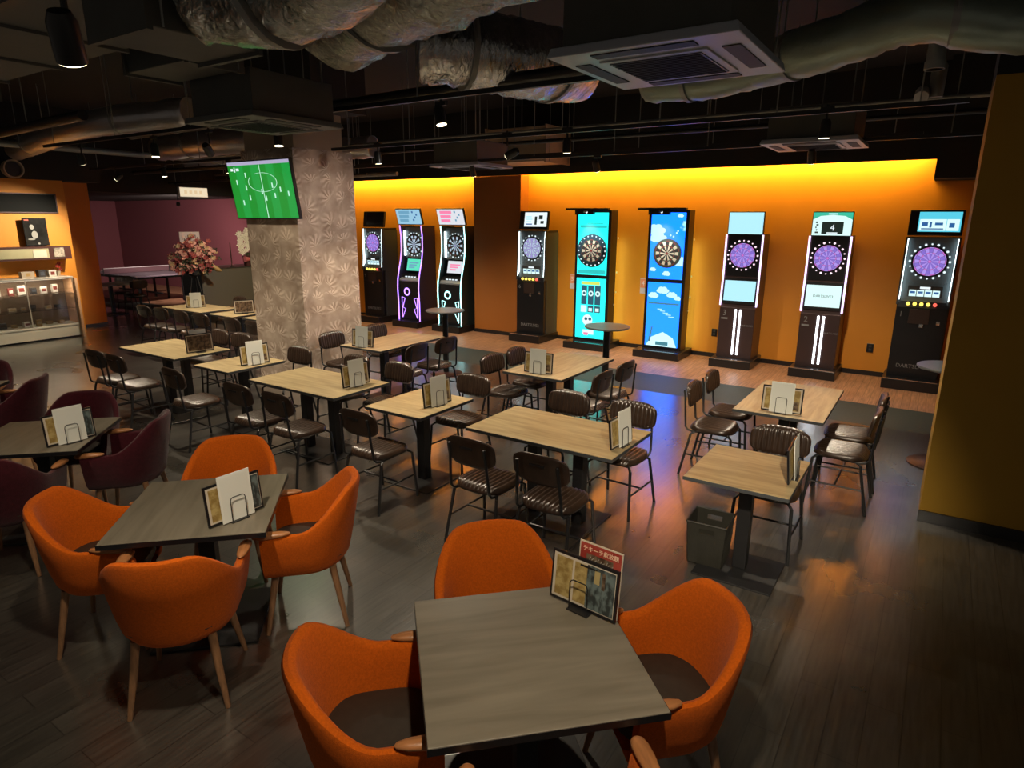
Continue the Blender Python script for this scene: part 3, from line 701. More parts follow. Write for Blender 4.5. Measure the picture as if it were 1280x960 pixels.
def machine_classic(x, label, number, scr):
    t = thing('dart_machine', label, 'dart machine', (x, DY, 0), 0, 'classic black dart machines')
    w = 0.60
    MB().prism_x([(-0.25, 0.12), (-0.25, 1.12), (-0.21, 1.2), (-0.17, 1.45), (-0.17, 2.06), (0.24, 2.06), (0.24, 0.12)], -w/2, w/2).build('cabinet', blackp, t, bevel=0.004)
    plinth(t, 0.68, -0.47, 0.24, 0.14)
    # side cheeks framing the lit face
    for sx in (-1, 1):
        MB().prism_x([(-0.26, 1.15), (-0.235, 1.4), (-0.23, 1.9), (-0.20, 2.06), (-0.16, 2.06), (-0.16, 1.15)], sx*(w/2)-0.012, sx*(w/2)+0.012).build('cheek', greyd, t)
        MB().prism_x([(-0.255, 1.22), (-0.235, 1.45), (-0.228, 1.9), (-0.205, 2.04), (-0.19, 2.04), (-0.19, 1.3)], sx*(w/2-0.016)-0.005, sx*(w/2-0.016)+0.005).build('light_fin', led_top, t)
    MB().span((-w/2+0.03, -0.178, 1.44), (w/2-0.03, -0.168, 2.05)).build('face_panel', facep, t)
    MB().prism_x([(-0.182, 1.45), (-0.215, 1.2), (-0.205, 1.2), (-0.17, 1.45)], -w/2+0.03, w/2-0.03).build('score_panel', facep, t)
    dartboard(t, 0, 1.74, -0.20, 0.19, soft_p if number != '6' else soft_b, dot_b)
    # monitor on top, leaning back
    M = Matrix.Translation((0, -0.15, 2.08)) @ Matrix.Rotation(math.radians(-9), 4, 'X')
    m = MB().box((0, 0, 0.165), (w+0.02, 0.06, 0.33)).build('monitor', blackp, t, bevel=0.008, matrix=M)
    s = MB().rect(-w/2+0.10, w/2-0.02, 0.045, 0.305, -0.031, 0)
    if scr == 'menu':
        s.rect(-w/2+0.115, w/2-0.04, 0.06, 0.21, -0.0316, 1); s.rect(-0.16, -0.09, 0.12, 0.17, -0.0322, 2); s.rect(-0.07, -0.045, 0.10, 0.175, -0.0322, 2); s.rect(-0.01, 0.08, 0.13, 0.165, -0.0322, 2); s.rect(0.115, 0.122, 0.06, 0.21, -0.0322, 0); s.rect(0.15, 0.21, 0.10, 0.16, -0.0322, 2); s.rect(-0.16, 0.09, 0.075, 0.09, -0.0322, 2)
    elif scr == 'blot':
        for a in range(4): s.rect(-0.17, -0.03-0.02*(a % 2), 0.08+a*0.045, 0.10+a*0.045, -0.0318, 1 if a else 2)
        s.rect(0.02, 0.07, 0.08, 0.23, -0.0318, 3); s.rect(0.11, 0.19, 0.18, 0.25, -0.0318, 3); s.rect(0.15, 0.22, 0.10, 0.15, -0.0318, 3)
    first_m = {'menu': scr_cyan, 'blot': scr_white, 'off': mat('unlit_screen', (0.03, 0.035, 0.045), 0.12)}[scr]
    s.build('screen', [first_m, mint_scr if scr == 'menu' else cyan_scr, scr_blue, scr_dark], m)
    # four score windows and the button row
    Ms = Matrix.Translation((0, -0.205, 1.33)) @ Matrix.Rotation(math.radians(7), 4, 'X')
    f = MB().span((-0.20, -0.01, -0.075), (0.20, 0.0, 0.085)).build('score_frame', greyd, t, matrix=Ms)
    sc = MB()
    for i in range(4): sc.rect(-0.18+i*0.091, -0.18+i*0.091+0.082, -0.06, 0.03, -0.012, 0); sc.rect(-0.17+i*0.091, -0.17+i*0.091+0.06, -0.02, 0.01, -0.0125, 1)
    sc.rect(-0.06, 0.06, 0.045, 0.075, -0.012, 2); sc.build('score_window', [mint_scr, scr_blue, scr_white], f)
    for i in range(5):
        MB().lathe([(0.001, -0.012), (0.02, -0.01), (0.024, 0.0), (0.024, 0.02)], c=(-0.17+i*0.078, -0.262, 1.17), n=12, M=Matrix.Rotation(-PI/2, 4, 'X')).build('button', btn_y if i < 4 else btn_r, t)
    MB().box((-0.02, -0.255, 1.0), (0.24, 0.014, 0.20)).build('card_panel', mat('bronze_card_panel', (0.055, 0.035, 0.03), 0.35, metal=0.4), t, bevel=0.004)
    MB().box((0.02, -0.27, 0.88), (0.05, 0.03, 0.05)).build('coin_slot', chrome, t, bevel=0.004)
    MB().prism_x([(-0.262, 0.92), (-0.262, 0.95), (-0.25, 0.95), (-0.25, 0.90)], 0.19, 0.23).build('coin_return', chrome, t)
    text_mesh('machine_number', number, 0.10, logo_m, t, at_face(-0.235, -0.2515, 1.02))
    text_mesh('logo', 'DARTSLIVE2', 0.075, logo_m, t, at_face(0.0, -0.2515, 0.30))
    MB().span((w/2-0.002, -0.17, 0.12), (w/2+0.012, 0.24, 2.02)).build('side_panel', greyd, t)
    return t
machine_classic(-10.55, 'black dart machine with dark top screen, partly hidden by the papered pillar', '9', 'off')
machine_classic(-6.42, 'black dart machine with white patterned top screen beside the shaded column', '6', 'blot')
machine_classic(-0.14, 'black dart machine with cyan menu screen partly behind the ochre wall', '1', 'menu')

def machine_curved(x, label, led, scr_a, scr_b, side):
    t = thing('dart_machine', label, 'dart machine', (x, DY, 0), 0, 'curved neon-edged dart machines')
    w = 0.62
    prof = [(-0.30, 0.12), (-0.30, 0.5), (-0.315, 0.8), (-0.30, 1.0), (-0.25, 1.2), (-0.19, 1.4), (-0.155, 1.6), (-0.15, 1.9), (-0.18, 2.12)]
    sm = []
    for i in range(len(prof)-1):
        for q in range(4): sm.append((prof[i][0]+(prof[i+1][0]-prof[i][0])*q/4, prof[i][1]+(prof[i+1][1]-prof[i][1])*q/4))
    sm.append(prof[-1])
    back_ = [(0.24, 2.12), (0.24, 0.12)]
    for sx in (-1, 1):
        MB().prism_x(sm+back_, sx*(w/2-0.02)-0.02, sx*(w/2-0.02)+0.02).build('side_panel', side, t)
        MB().tube([(sx*(w/2-0.012), y-0.006, z) for y, z in sm], 0.011, n=8).build('neon_tube', led, t)
    MB().prism_x([(-0.27, 0.12), (-0.275, 0.95), (-0.20, 1.10), (-0.02, 1.12), (-0.02, 2.1), (0.23, 2.1), (0.23, 0.12)], -w/2+0.04, w/2-0.04).build('cabinet', blackp, t)
    plinth(t, 0.72, -0.47, 0.24, 0.13, False)
    MB().span((-w/2+0.04, -0.05, 1.45), (w/2-0.04, -0.02, 2.08)).build('face_panel', facep, t)
    dartboard(t, 0, 1.73, -0.075, 0.20, [bl1, st2, st_g, st_r, bl2, st3], dot_b)
    for sx in (-1, 1): MB().box((sx*(w/2-0.055), -0.085, 1.75), (0.012, 0.05, 0.52)).build('light_fin', led_top, t)
    Ms = Matrix.Translation((0, -0.10, 1.30)) @ Matrix.Rotation(math.radians(-14), 4, 'X')
    lf_ = MB().box((0, 0.012, 0), (0.44, 0.02, 0.28)).build('lower_screen_frame', blackp, t, matrix=Ms)
    s = MB().rect(-0.20, 0.20, -0.125, 0.125, 0.001, 0)
    for a in range(3): s.rect(-0.14, 0.12-0.05*a, 0.03-a*0.05, 0.06-a*0.05, 0.0004, 1)
    s.build('lower_screen', scr_b, lf_)
    MB().prism_x([(-0.29, 0.985), (-0.16, 1.10), (-0.14, 1.09), (-0.27, 0.955)], -w/2+0.03, w/2-0.03).build('console', mat('grey_console', (0.25, 0.26, 0.28), 0.3), t)
    for i in range(4): MB().box((-0.12+i*0.08, -0.225, 1.055), (0.05, 0.03, 0.022)).build('button', scr_white, t, bevel=0.004)
    r = MB()
    for k in range(24):
        a0, a1 = 2*PI*k/24, 2*PI*(k+1)/24
        vs = [(0.055*math.sin(a0)-0.07, -0.281, 0.74+0.055*math.cos(a0)), (0.085*math.sin(a0)-0.07, -0.281, 0.74+0.085*math.cos(a0)), (0.085*math.sin(a1)-0.07, -0.281, 0.74+0.085*math.cos(a1)), (0.055*math.sin(a1)-0.07, -0.281, 0.74+0.055*math.cos(a1))]
        r.add(vs, [(3, 2, 1, 0)])
    r.build('ring_light', led, t)
    for sx in (-1, 1):
        MB().tube([(sx*0.22, -0.283, 0.62), (sx*0.13, -0.283, 0.60), (sx*0.20, -0.283, 0.40), (sx*0.12, -0.283, 0.37), (sx*0.21, -0.283, 0.18), (sx*0.22, -0.283, 0.62)], 0.006, n=6).build('zigzag_light', led, t)
    M = Matrix.Translation((0, -0.17, 2.14)) @ Matrix.Rotation(math.radians(17), 4, 'X')
    mo_ = MB().box((0, 0.02, 0.165), (w+0.06, 0.05, 0.34)).build('monitor', blackp, t, bevel=0.006, matrix=M)
    s = MB().rect(-w/2-0.02, w/2+0.02, 0.012, 0.32, -0.006, 0)
    for a in range(3): s.rect(-0.26, -0.02+0.03*a, 0.06+a*0.085, 0.12+a*0.085, -0.0066, 1)
    for a in range(4): s.rect(0.10+0.05*(a % 3), 0.14+0.05*(a % 3), 0.08+0.055*a, 0.12+0.055*a, -0.0066, 2)
    s.build('screen', scr_a, mo_)
    return t
mg = glow('screen_sea_green', (0.12, 0.80, 0.55), 0.9); pb = glow('screen_haze_blue', (0.33, 0.60, 0.78), 0.9); pw = glow('screen_haze_white', (0.78, 0.80, 0.86), 0.9); pi2 = glow('screen_ink_mid', (0.16, 0.38, 0.55), 0.9)
machine_curved(-9.45, 'curved dart machine edged with violet neon tubes', led_v, [pb, pi2, scr_blue], [mg, pi2, scr_blue], mat('violet_side', (0.03, 0.022, 0.06), 0.35))
machine_curved(-8.33, 'curved dart machine edged with cyan neon tubes beside the shaded column', led_c, [pw, scr_pink, pi2], [pw, scr_pink, pi2], mat('teal_side', (0.018, 0.032, 0.035), 0.35))

def sky_screen(name, low):
    m = bpy.data.materials.new(name); m.use_nodes = True; nt = m.node_tree; b = nt.nodes['Principled BSDF']; L = nt.links.new
    tc = nt.nodes.new('ShaderNodeTexCoord'); n = nt.nodes.new('ShaderNodeTexNoise'); n.inputs['Scale'].default_value = 2.6; n.inputs['Detail'].default_value = 5
    mp = nt.nodes.new('ShaderNodeMapping'); mp.inputs['Scale'].default_value = (1, 1, 1.5) if not low else (0.6, 1, 2.5); mp.inputs['Location'].default_value = (0.35, 0, 0.62)
    L(tc.outputs['Object'], mp.inputs[0]); L(mp.outputs[0], n.inputs['Vector'])
    r = nt.nodes.new('ShaderNodeValToRGB'); e = r.color_ramp.elements
    e[0].position = 0.56 if not low else 0.60; e[0].color = (0.0012, 0.042, 0.36, 1); e[1].position = 0.72 if not low else 0.74; e[1].color = (0.16, 0.27, 0.30, 1)
    L(n.outputs[0], r.inputs[0]); L(r.outputs[0], b.inputs['Emission Color']); b.inputs['Emission Strength'].default_value = 9.0
    b.inputs['Base Color'].default_value = (0.02, 0.02, 0.03, 1); b.inputs['Roughness'].default_value = 0.25
    return m
sky_a, sky_b = sky_screen('sky_picture_upper', False), sky_screen('sea_picture_lower', True)
teal_s = glow('screen_turquoise', (0.008, 0.62, 0.56), 2.4); teal_d = glow('screen_turquoise_dim', (0.02, 0.50, 0.48), 1.1); ink = glow('screen_navy', (0.02, 0.10, 0.16), 0.9); yel = glow('screen_yellow', (0.75, 0.85, 0.15), 0.9)
sea_d = glow('screen_sea', (0.0015, 0.045, 0.34), 8.5); boat = glow('screen_boat', (0.45, 0.75, 0.80), 1.5); isl = glow('screen_island', (0.05, 0.22, 0.28), 1.0)
cloud_m = glow('picture_cloud', (0.50, 0.82, 0.90), 1.2)
def machine_panel(x, label, kind, number):
    t = thing('dart_machine', label, 'dart machine', (x, DY, 0), 0, 'tall panel-front dart machines')
    w = 0.68
    MB().span((-w/2, -0.20, 0.12), (w/2, 0.07, 2.42)).build('cabinet', blackp, t, bevel=0.004)
    plinth(t, 0.80, -0.47, 0.24, 0.12, False)
    MB().span((-0.33, -0.465, 0.120), (0.33, -0.23, 0.124)).build('plinth_top', mat('dark_gloss_plate', (0.02, 0.02, 0.025), 0.12), t)
    up = MB().rect(-0.29, 0.29, 1.31, 2.38, -0.206, 0); lo = MB().rect(-0.29, 0.29, 0.17, 1.25, -0.206, 0)
    def cloud(m_, cx, cz, sc, mi):
        for dx, dz, r_ in ((-0.9, -0.1, 0.45), (-0.4, 0.25, 0.6), (0.25, 0.3, 0.55), (0.8, -0.05, 0.45), (0.1, -0.15, 0.6), (-0.5, -0.2, 0.5), (0.5, -0.25, 0.5)):
            n_ = 14; pts = [(max(-0.288, min(0.288, cx+(dx+r_*math.cos(2*PI*q/n_))*sc)), -0.2066-0.0001*r_, cz+(dz+r_*0.8*math.sin(2*PI*q/n_))*sc) for q in range(n_)]
            m_.add(pts, [tuple(range(n_))], mi)
    if kind == 'sky':
        for cx, cz, sc in ((-0.20, 2.10, 0.13), (-0.16, 1.98, 0.12), (0.23, 1.60, 0.11), (-0.22, 1.46, 0.045), (0.02, 1.40, 0.055), (0.20, 2.33, 0.04)): cloud(up, cx, cz, sc, 1)
        for cx, cz, sc in ((-0.02, 1.12, 0.085), (0.14, 1.05, 0.07), (-0.18, 1.03, 0.07), (0.24, 1.0, 0.05)): cloud(lo, cx, cz, sc, 4)
        for cx, cz in ((0.05, 2.02), (0.10, 2.0), (0.15, 2.06), (0.17, 2.09)): up.disc((cx, cz), 0.016, -0.2067, 8, 1)
    if kind == 'teal':
        up.rect(-0.25, 0.27, 2.12, 2.17, -0.2066, 1); up.rect(-0.12, 0.20, 2.19, 2.21, -0.2066, 1); up.rect(-0.27, 0.27, 1.33, 1.40, -0.2066, 1)
        for i in range(3):
            xx = -0.19+i*0.135
            lo.rect(xx, xx+0.115, 0.78, 1.12, -0.2066, 2); lo.rect(xx, xx+0.115, 0.64, 0.76, -0.2066, 2 if i else 3); lo.rect(xx+0.02, xx+0.09, 0.66, 0.72, -0.207, 3)
            lo.disc((xx+0.0575, 0.98), 0.05, -0.207, 14, 3); lo.disc((xx+0.0575, 0.98), 0.025, -0.2075, 12, 2)
        lo.rect(-0.19, 0.17, 1.135, 1.19, -0.2066, 4)
        lo.disc((-0.05, 0.50), 0.10, -0.2066, 16, 5); lo.disc((-0.08, 0.52), 0.03, -0.207, 10, 2); lo.disc((0.0, 0.52), 0.03, -0.207, 10, 2); lo.rect(-0.14, 0.08, 0.24, 0.32, -0.2066, 5); lo.rect(-0.12, -0.03, 0.22, 0.27, -0.207, 6)
    else:
        lo.rect(-0.29, 0.29, 0.17, 0.90, -0.2070, 1); lo.rect(-0.27, 0.27, 0.885, 0.915, -0.2073, 3)
        lo.add([(-0.27, -0.2074, 0.17), (0.27, -0.2074, 0.17), (0.20, -0.2074, 0.33), (0.02, -0.2074, 0.42), (-0.18, -0.2074, 0.32)], [(0, 1, 2, 3, 4)], 2); lo.rect(-0.10, 0.12, 0.19, 0.25, -0.2076, 3)
        lo.add([(-0.24, -0.2078, 0.24), (-0.20, -0.2078, 0.24), (-0.16, -0.2078, 0.50), (-0.19, -0.2078, 0.50)], [(0, 1, 2, 3)], 3)
        for i in range(5): lo.rect(-0.10+i*0.05, -0.02+i*0.055, 0.80-i*0.03, 0.81-i*0.03, -0.2072, 2)
    ms = [teal_s, teal_d, ink, mint_scr, yel, scr_white, scr_pink]
    up.build('upper_screen', ms if kind == 'teal' else [sky_a, cloud_m], t)
    lo.build('lower_screen', ms if kind == 'teal' else [sky_b, sea_d, boat, isl, cloud_m], t)
    MB().box((0, -0.205, 1.28), (0.60, 0.02, 0.045)).build('middle_rail', blackp, t)
    if kind == 'teal':
        dartboard(t, 0.0, 1.73, -0.235, 0.20, [st1, st2, st_g, st_r, st_r, mat('navy_surround', (0.015, 0.05, 0.08), 0.5)])
        MB().lathe([(0.225, 0), (0.285, 0), (0.285, 0.02), (0.225, 0.02)], c=(0, -0.208, 1.73), n=40, M=Matrix.Rotation(PI/2, 4, 'X')).build('surround_ring', mat('navy_surround', (0.015, 0.05, 0.08), 0.5), t)
        d = MB()
        for k in range(20): d.disc((0.255*math.sin(2*PI*k/20), 1.73+0.255*math.cos(2*PI*k/20)), 0.014, -0.2295, 8)
        d.build('number_dots', dot_b, t)['kind'] = 'stuff'
    else: dartboard(t, 0.02, 1.73, -0.235, 0.21, steel)
    # camera bar on top
    MB().span((-0.52, -0.27, 2.42), (0.30, -0.18, 2.455)).build('camera_bar', blackp, t, bevel=0.004)
    MB().span((-0.33, -0.275, 2.345), (0.03, -0.19, 2.42)).build('camera_box', blackp, t, bevel=0.004)
    MB().lathe([(0.001, 0.006), (0.018, 0.005), (0.02, 0)], c=(-0.10, -0.276, 2.385), n=12, M=Matrix.Rotation(PI/2, 4, 'X')).build('camera_lens', scr_white, t)
    for z in (1.95, 1.35, 1.0, 0.78): MB().lathe([(0.016, 0), (0.016, 0.012), (0.001, 0.015)], c=(w/2, 0.10-0.06*(z < 0.9), z), n=10, M=Matrix.Rotation(PI/2, 4, 'Y')).build('bolt', white, t)
    # added strips hidden behind the cabinet to wash the wall yellow
    for sx in (-1, 1): MB().box((sx*(w/2-0.05), 0.085, 1.0), (0.03, 0.03, 1.8)).build('added_wash_strip', glow('added_wash_glow', (0.85, 1.0, 0.35), 9.0), t)
    ld = bpy.data.lights.new('added_board_lamp', 'SPOT'); ld.energy = 55; ld.spot_size = math.radians(70); ld.spot_blend = 0.6; ld.shadow_soft_size = 0.04; ld.color = (1.0, 0.97, 0.9)  # lamp and arm added above the board to brighten it
    lo = bpy.data.objects.new('added_board_lamp', ld); C.objects.link(lo); lo.parent = t; lo.matrix_local = Matrix.Translation((-0.10, -0.40, 2.36)) @ Vector((0.10, 0.16, -0.63)).to_track_quat('-Z', 'Y').to_matrix().to_4x4()
    MB().tube([(-0.10, -0.27, 2.40), (-0.10, -0.41, 2.39)], 0.012, n=8).build('added_lamp_arm', blackp, t)
    tagp = MB().box((-w/2-0.05, -0.18, 1.17), (0.10, 0.008, 0.26)).build('number_card', white, t)
    MB().rect(-w/2-0.095, -w/2-0.005, 1.14, 1.29, -0.1846, 0).build('number_print', mat('orange_print', (0.85, 0.33, 0.14), 0.5), t)
    text_mesh('number', number, 0.11, mat('white_print', (0.85, 0.82, 0.75), 0.5), t, at_face(-w/2-0.05, -0.1856, 1.215))
    return t
machine_panel(-5.17, 'tall dart cabinet with a glowing turquoise front', 'teal', '5')
machine_panel(-3.81, 'tall dart cabinet showing blue sky and sea pictures', 'sky', '4')

def machine_slim(x, label, kind, number):
    t = thing('dart_machine', label, 'dart machine', (x, DY, 0), 0, 'slim dart machines with twin white light bars')
    w = 0.54
    MB().prism_x([(-0.26, 0.13), (-0.26, 0.93), (-0.22, 0.98), (-0.20, 1.42), (-0.20, 2.06), (0.24, 2.06), (0.24, 0.13)], -w/2, w/2).build('cabinet', metal_br, t, bevel=0.004)
    plinth(t, 0.64, -0.48, 0.24, 0.13)
    MB().span((-w/2+0.03, -0.212, 1.42), (w/2-0.03, -0.2, 2.05)).build('board_panel', blackp, t)
    dartboard(t, 0, 1.74, -0.235, 0.185, soft_p, dot_w, rim=False)
    for sx in (-1, 1):
        MB().tube([(sx*(w/2+0.002), -0.225, 2.05), (sx*(w/2+0.002), -0.225, 1.45), (sx*(w/2+0.006), -0.25, 0.96)], 0.013, n=8).build('edge_light', led_l, t)
    mo_ = MB().box((0, -0.19, 2.22), (w-0.01, 0.06, 0.345)).build('monitor', blackp, t, bevel=0.006)
    s = MB()
    if kind == 'blank': s.rect(-w/2+0.015, w/2-0.015, 2.06, 2.38, -0.2216, 0)
    else:
        s.rect(-w/2+0.015, w/2-0.015, 2.06, 2.38, -0.2216, 1)
        s.add([(-w/2+0.015, -0.2222, 2.06), (w/2-0.015, -0.2222, 2.06), (w/2-0.015, -0.2222, 2.28), (0.16, -0.2222, 2.33), (0, -0.2222, 2.345), (-0.16, -0.2222, 2.33), (-w/2+0.015, -0.2222, 2.28)], [tuple(range(7))], 2)
        s.rect(-0.13, 0.15, 2.08, 2.25, -0.2228, 3)
        for i in range(5): s.rect(-0.215+0.01*(i % 2), -0.175-0.012*(i % 3), 2.09+i*0.035, 2.112+i*0.035, -0.2228, 3)
        s.rect(-0.06, 0.06, 2.35, 2.368, -0.2222, 2)
    s.build('screen', [cyan_scr, scr_green, mint_scr, scr_dark], mo_)
    if kind != 'blank': text_mesh('score', '4', 0.12, scr_white, t, at_face(0.01, -0.2236, 2.165)); MB().rect(-0.06, 0.08, 2.088, 2.104, -0.2234, 0).build('score_line', scr_white, t)
    Ms = Matrix.Translation((0, -0.225, 1.19)) @ Matrix.Rotation(math.radians(-5), 4, 'X')
    MB().box((0, 0.01, 0), (w-0.03, 0.035, 0.40)).build('lower_monitor', blackp, t, bevel=0.005, matrix=Ms)
    MB().rect(-w/2+0.035, w/2-0.035, -0.155, 0.16, -0.0082, 0).build('lower_screen', mint_scr if kind != 'blank' else cyan_scr, t, matrix=Ms)
    if kind != 'blank': text_mesh('screen_logo', 'DARTSLIVE3', 0.05, scr_dark, t, Ms @ at_face(0, -0.0095, 0.0))
    for sx in (-1, 1): MB().box((sx*0.036+0.015, -0.268, 0.545), (0.028, 0.016, 0.72)).build('light_bar', led_w, t, bevel=0.004)
    text_mesh('machine_number', number, 0.12, logo_m, t, at_face(-0.19, -0.2615, 0.84)); MB().rect(-0.24, -0.14, 0.742, 0.768, -0.2612, 0).build('machine_tag', logo_m, t)
    text_mesh('logo', 'DARTSLIVE3', 0.034, logo_m, t, at_face(0.165, -0.2615, 0.66))
    return t
machine_slim(-2.58, 'slim dart machine with blank pale blue screens', 'blank', '3')
machine_slim(-1.385, 'slim dart machine whose green top screen shows a white 4', 'four', '2')

# ------------------------------------------------------------------ television on the pillar
t = thing('television', 'wall television on the papered pillar showing a green football pitch', 'television', (-7.17, 5.34, 2.60))
M = Matrix.Translation((0, -0.12, 0)) @ Matrix.Rotation(math.radians(-8), 4, 'X').inverted()
tv_ = MB().box((0, 0.02, 0), (1.24, 0.045, 0.71)).build('casing', blackp, t, bevel=0.006, matrix=M)
gr = glow('pitch_green', (0.008, 0.27, 0.025), 0.95); gr2 = glow('pitch_green_bright', (0.012, 0.33, 0.05), 0.95); wl = glow('pitch_line', (0.55, 0.95, 0.75), 0.9)
s = MB()
for i in range(8): s.rect(-0.605+i*0.15125, -0.605+(i+1)*0.15125, -0.34, 0.30, -0.0032, i % 2)
s.rect(-0.605, 0.605, 0.30, 0.34, -0.0032, 3)
s.add([(0.02, -0.0038, -0.34), (0.036, -0.0038, -0.34), (0.036, -0.0038, 0.30), (0.026, -0.0038, 0.30)], [(0, 1, 2, 3)], 2)
for k in range(40):
    if 12 < k < 16: continue
    a0, a1 = 2*PI*k/40, 2*PI*(k+1)/40
    s.add([(0.04+rr*1.35*math.cos(a), -0.0037, 0.09+rr*0.55*math.sin(a)) for rr, a in ((0.20, a0), (0.208, a0), (0.208, a1), (0.20, a1))], [(0, 1, 2, 3)], 2)
s.build('screen', [gr, gr2, wl, glow('pitch_hoarding', (0.45, 0.42, 0.60), 0.9)], tv_)
p = MB()
for px, pz in ((-0.47, 0.10), (-0.27, 0.18), (-0.30, 0.03), (-0.26, -0.09), (-0.41, -0.15), (0.0, -0.02), (0.06, -0.10), (0.22, 0.05), (0.36, 0.0), (0.24, -0.07), (0.50, -0.05)):
    p.rect(px-0.012, px+0.012, pz-0.03, pz+0.03, -0.0044, 0)
p.rect(-0.55, -0.50, 0.235, 0.265, -0.0044, 1); p.rect(-0.48, -0.46, 0.22, 0.28, -0.0044, 1); p.rect(-0.44, -0.38, 0.235, 0.265, -0.0044, 1)
p.build('player', [wl, scr_white], tv_)
MB().box((0, -0.035, 0.02), (0.30, 0.13, 0.25)).build('wall_bracket', black, t)

# ------------------------------------------------------------------ left side: showcase and wall pictures
t = thing('glass_showcase', 'glass showcase with white base against the left orange wall', 'showcase', (-14.075, 4.30, 0))
off = mat('off_white_panel', (0.52, 0.50, 0.40), 0.5); alu = mat('brushed_aluminium', (0.62, 0.58, 0.50), 0.35, metal=0.7)
glass = mat('clear_glass', (0.95, 0.97, 0.96), 0.02, trans=1.0, spec=0.5)
y0, y1 = -1.9, 1.41
MB().span((-0.20, y0, 0.03), (0.225, y1, 0.25)).build('base', off, t, bevel=0.004)
MB().span((-0.20, y0, 0.235), (0.235, y1, 0.27)).build('base_ledge', off, t, bevel=0.003)
MB().span((-0.18, y0+0.05, 0.0), (0.19, y1-0.05, 0.03)).build('toe_kick', blackp, t)
MB().span((-0.20, y0, 1.13), (0.235, y1, 1.165)).build('top_rail', alu, t, bevel=0.003)
MB().span((-0.215, y0, 0.0), (-0.20, y1, 1.165)).build('back_panel', mat('mirror_back', (0.20, 0.14, 0.10), 0.3), t)
MB().span((-0.20, y1-0.006, 0.0), (0.30, y1+0.035, 1.13)).build('end_board', mat('peach_board', (0.62, 0.36, 0.20), 0.5), t)
for yy in (y0+0.01, -1.0, -0.05, 0.62, y1-0.02): MB().box((0.226, yy, 0.70), (0.016, 0.016, 0.86)).build('upright', alu, t)
for z in (0.56, 0.85): MB().span((-0.19, y0+0.02, z), (0.20, y1-0.03, z+0.008)).build('glass_shelf', glass, t)
for a, b in ((y0+0.02, -1.01), (-0.99, -0.06), (-0.04, 0.61), (0.63, y1-0.03)): MB().span((0.222, a, 0.275), (0.227, b, 1.125)).build('glass_pane', glass, t)
ld = bpy.data.lights.new('added_showcase_lamp', 'AREA'); ld.shape = 'RECTANGLE'; ld.size = 0.03; ld.size_y = 3.1; ld.energy = 22; ld.color = (1.0, 0.82, 0.6)  # lamp added under the top rail to brighten the showcase goods
lo = bpy.data.objects.new('added_showcase_lamp', ld); C.objects.link(lo); lo.parent = t; lo.location = (0.17, -0.25, 1.12)
MB().box((0.17, -0.25, 1.127), (0.03, 3.1, 0.008)).build('added_tube', glow('added_showcase_glow', (1, 0.85, 0.65), 2.0), t)
goods_cols = [(0.34, 0.28, 0.21), (0.03, 0.025, 0.025), (0.16, 0.03, 0.025), (0.32, 0.20, 0.07), (0.06, 0.07, 0.09), (0.50, 0.48, 0.44)]
for zi, z in enumerate((0.278, 0.576, 0.866)):
    for i in range(10):
        yy = -0.55+i*0.19+random.uniform(-0.03, 0.03)+4.30; c = random.randrange(6); h = random.uniform(0.05, 0.12) + (0.05 if zi == 2 else 0)
        wd = random.uniform(0.07, 0.12)
        shelf = ('lowest', 'middle', 'top')[zi]
        o = thing('boxed_item', '%s box on the %s showcase shelf, %s from its left end' % (('beige', 'black', 'dark red', 'gold', 'slate', 'white')[c], shelf, ('first', 'second', 'third', 'fourth', 'fifth', 'sixth', 'seventh', 'eighth', 'ninth', 'tenth')[i]), 'box', (-14.05+random.uniform(-0.05, 0.08), yy, z), random.uniform(-0.2, 0.2), 'small goods in the glass showcase')
        MB().box((0, 0, h/2), (0.07, wd, h)).build('carton', mat('goods_%d' % c, goods_cols[c], 0.4), o, bevel=0.004)
        MB().box((0.0355, 0, h*0.55), (0.002, wd*0.7, h*0.4)).build('front_print', mat('goods_print_%d' % ((c+3) % 6), goods_cols[(c+3) % 6], 0.4), o)
for yy, c, h, nm in ((5.05, 0, 0.11, 'flat beige box on top of the glass showcase'), (5.28, 1, 0.13, 'dark picture card standing on top of the glass showcase'), (5.45, 5, 0.12, 'small white box at the right end of the showcase top')):
    o = thing('counter_box', nm, 'box', (-14.08, yy, 1.165), 0.1)
    MB().box((0, 0, h/2), (0.10, 0.22 if c == 0 else 0.13, h)).build('carton', mat('goods_%d' % c, goods_cols[c], 0.4), o, bevel=0.004)
    MB().box((0.051, 0, h*0.5), (0.002, 0.07, h*0.5)).build('front_print', mat('goods_print_%d' % ((c+3) % 6), goods_cols[(c+3) % 6], 0.4), o)
o = thing('artificial_poinsettia', 'small red flowers on the right end of the showcase top', 'flowers', (-14.17, 5.60, 1.165))
MB().lathe([(0.03, 0), (0.045, 0.09), (0.04, 0.09), (0.001, 0.08)], n=12).build('pot', mat('goods_0', goods_cols[0], 0.4), o)
m = MB()
for k in range(26):
    a, r_, z = random.uniform(0, 2*PI), random.uniform(0.02, 0.10), random.uniform(0.09, 0.24); c0 = Vector((r_*math.cos(a), r_*math.sin(a), z)); d1 = Vector((random.uniform(-1, 1), random.uniform(-1, 1), random.uniform(-.3, 1))).normalized()*0.03; d2 = d1.orthogonal().normalized()*0.015
    m.add([c0-d1, c0+d2, c0+d1, c0-d2], [(0, 1, 2, 3)], 0)
m.build('petals', mat('red_petals', (0.45, 0.04, 0.04), 0.6), o)['kind'] = 'stuff'
for k in range(3): MB().tube([(0, 0, 0.06), (0.03*(k-1), 0.02, 0.15)], 0.003, n=5).build('stem', mat('leaf_green', (0.05, 0.10, 0.03), 0.6), o)
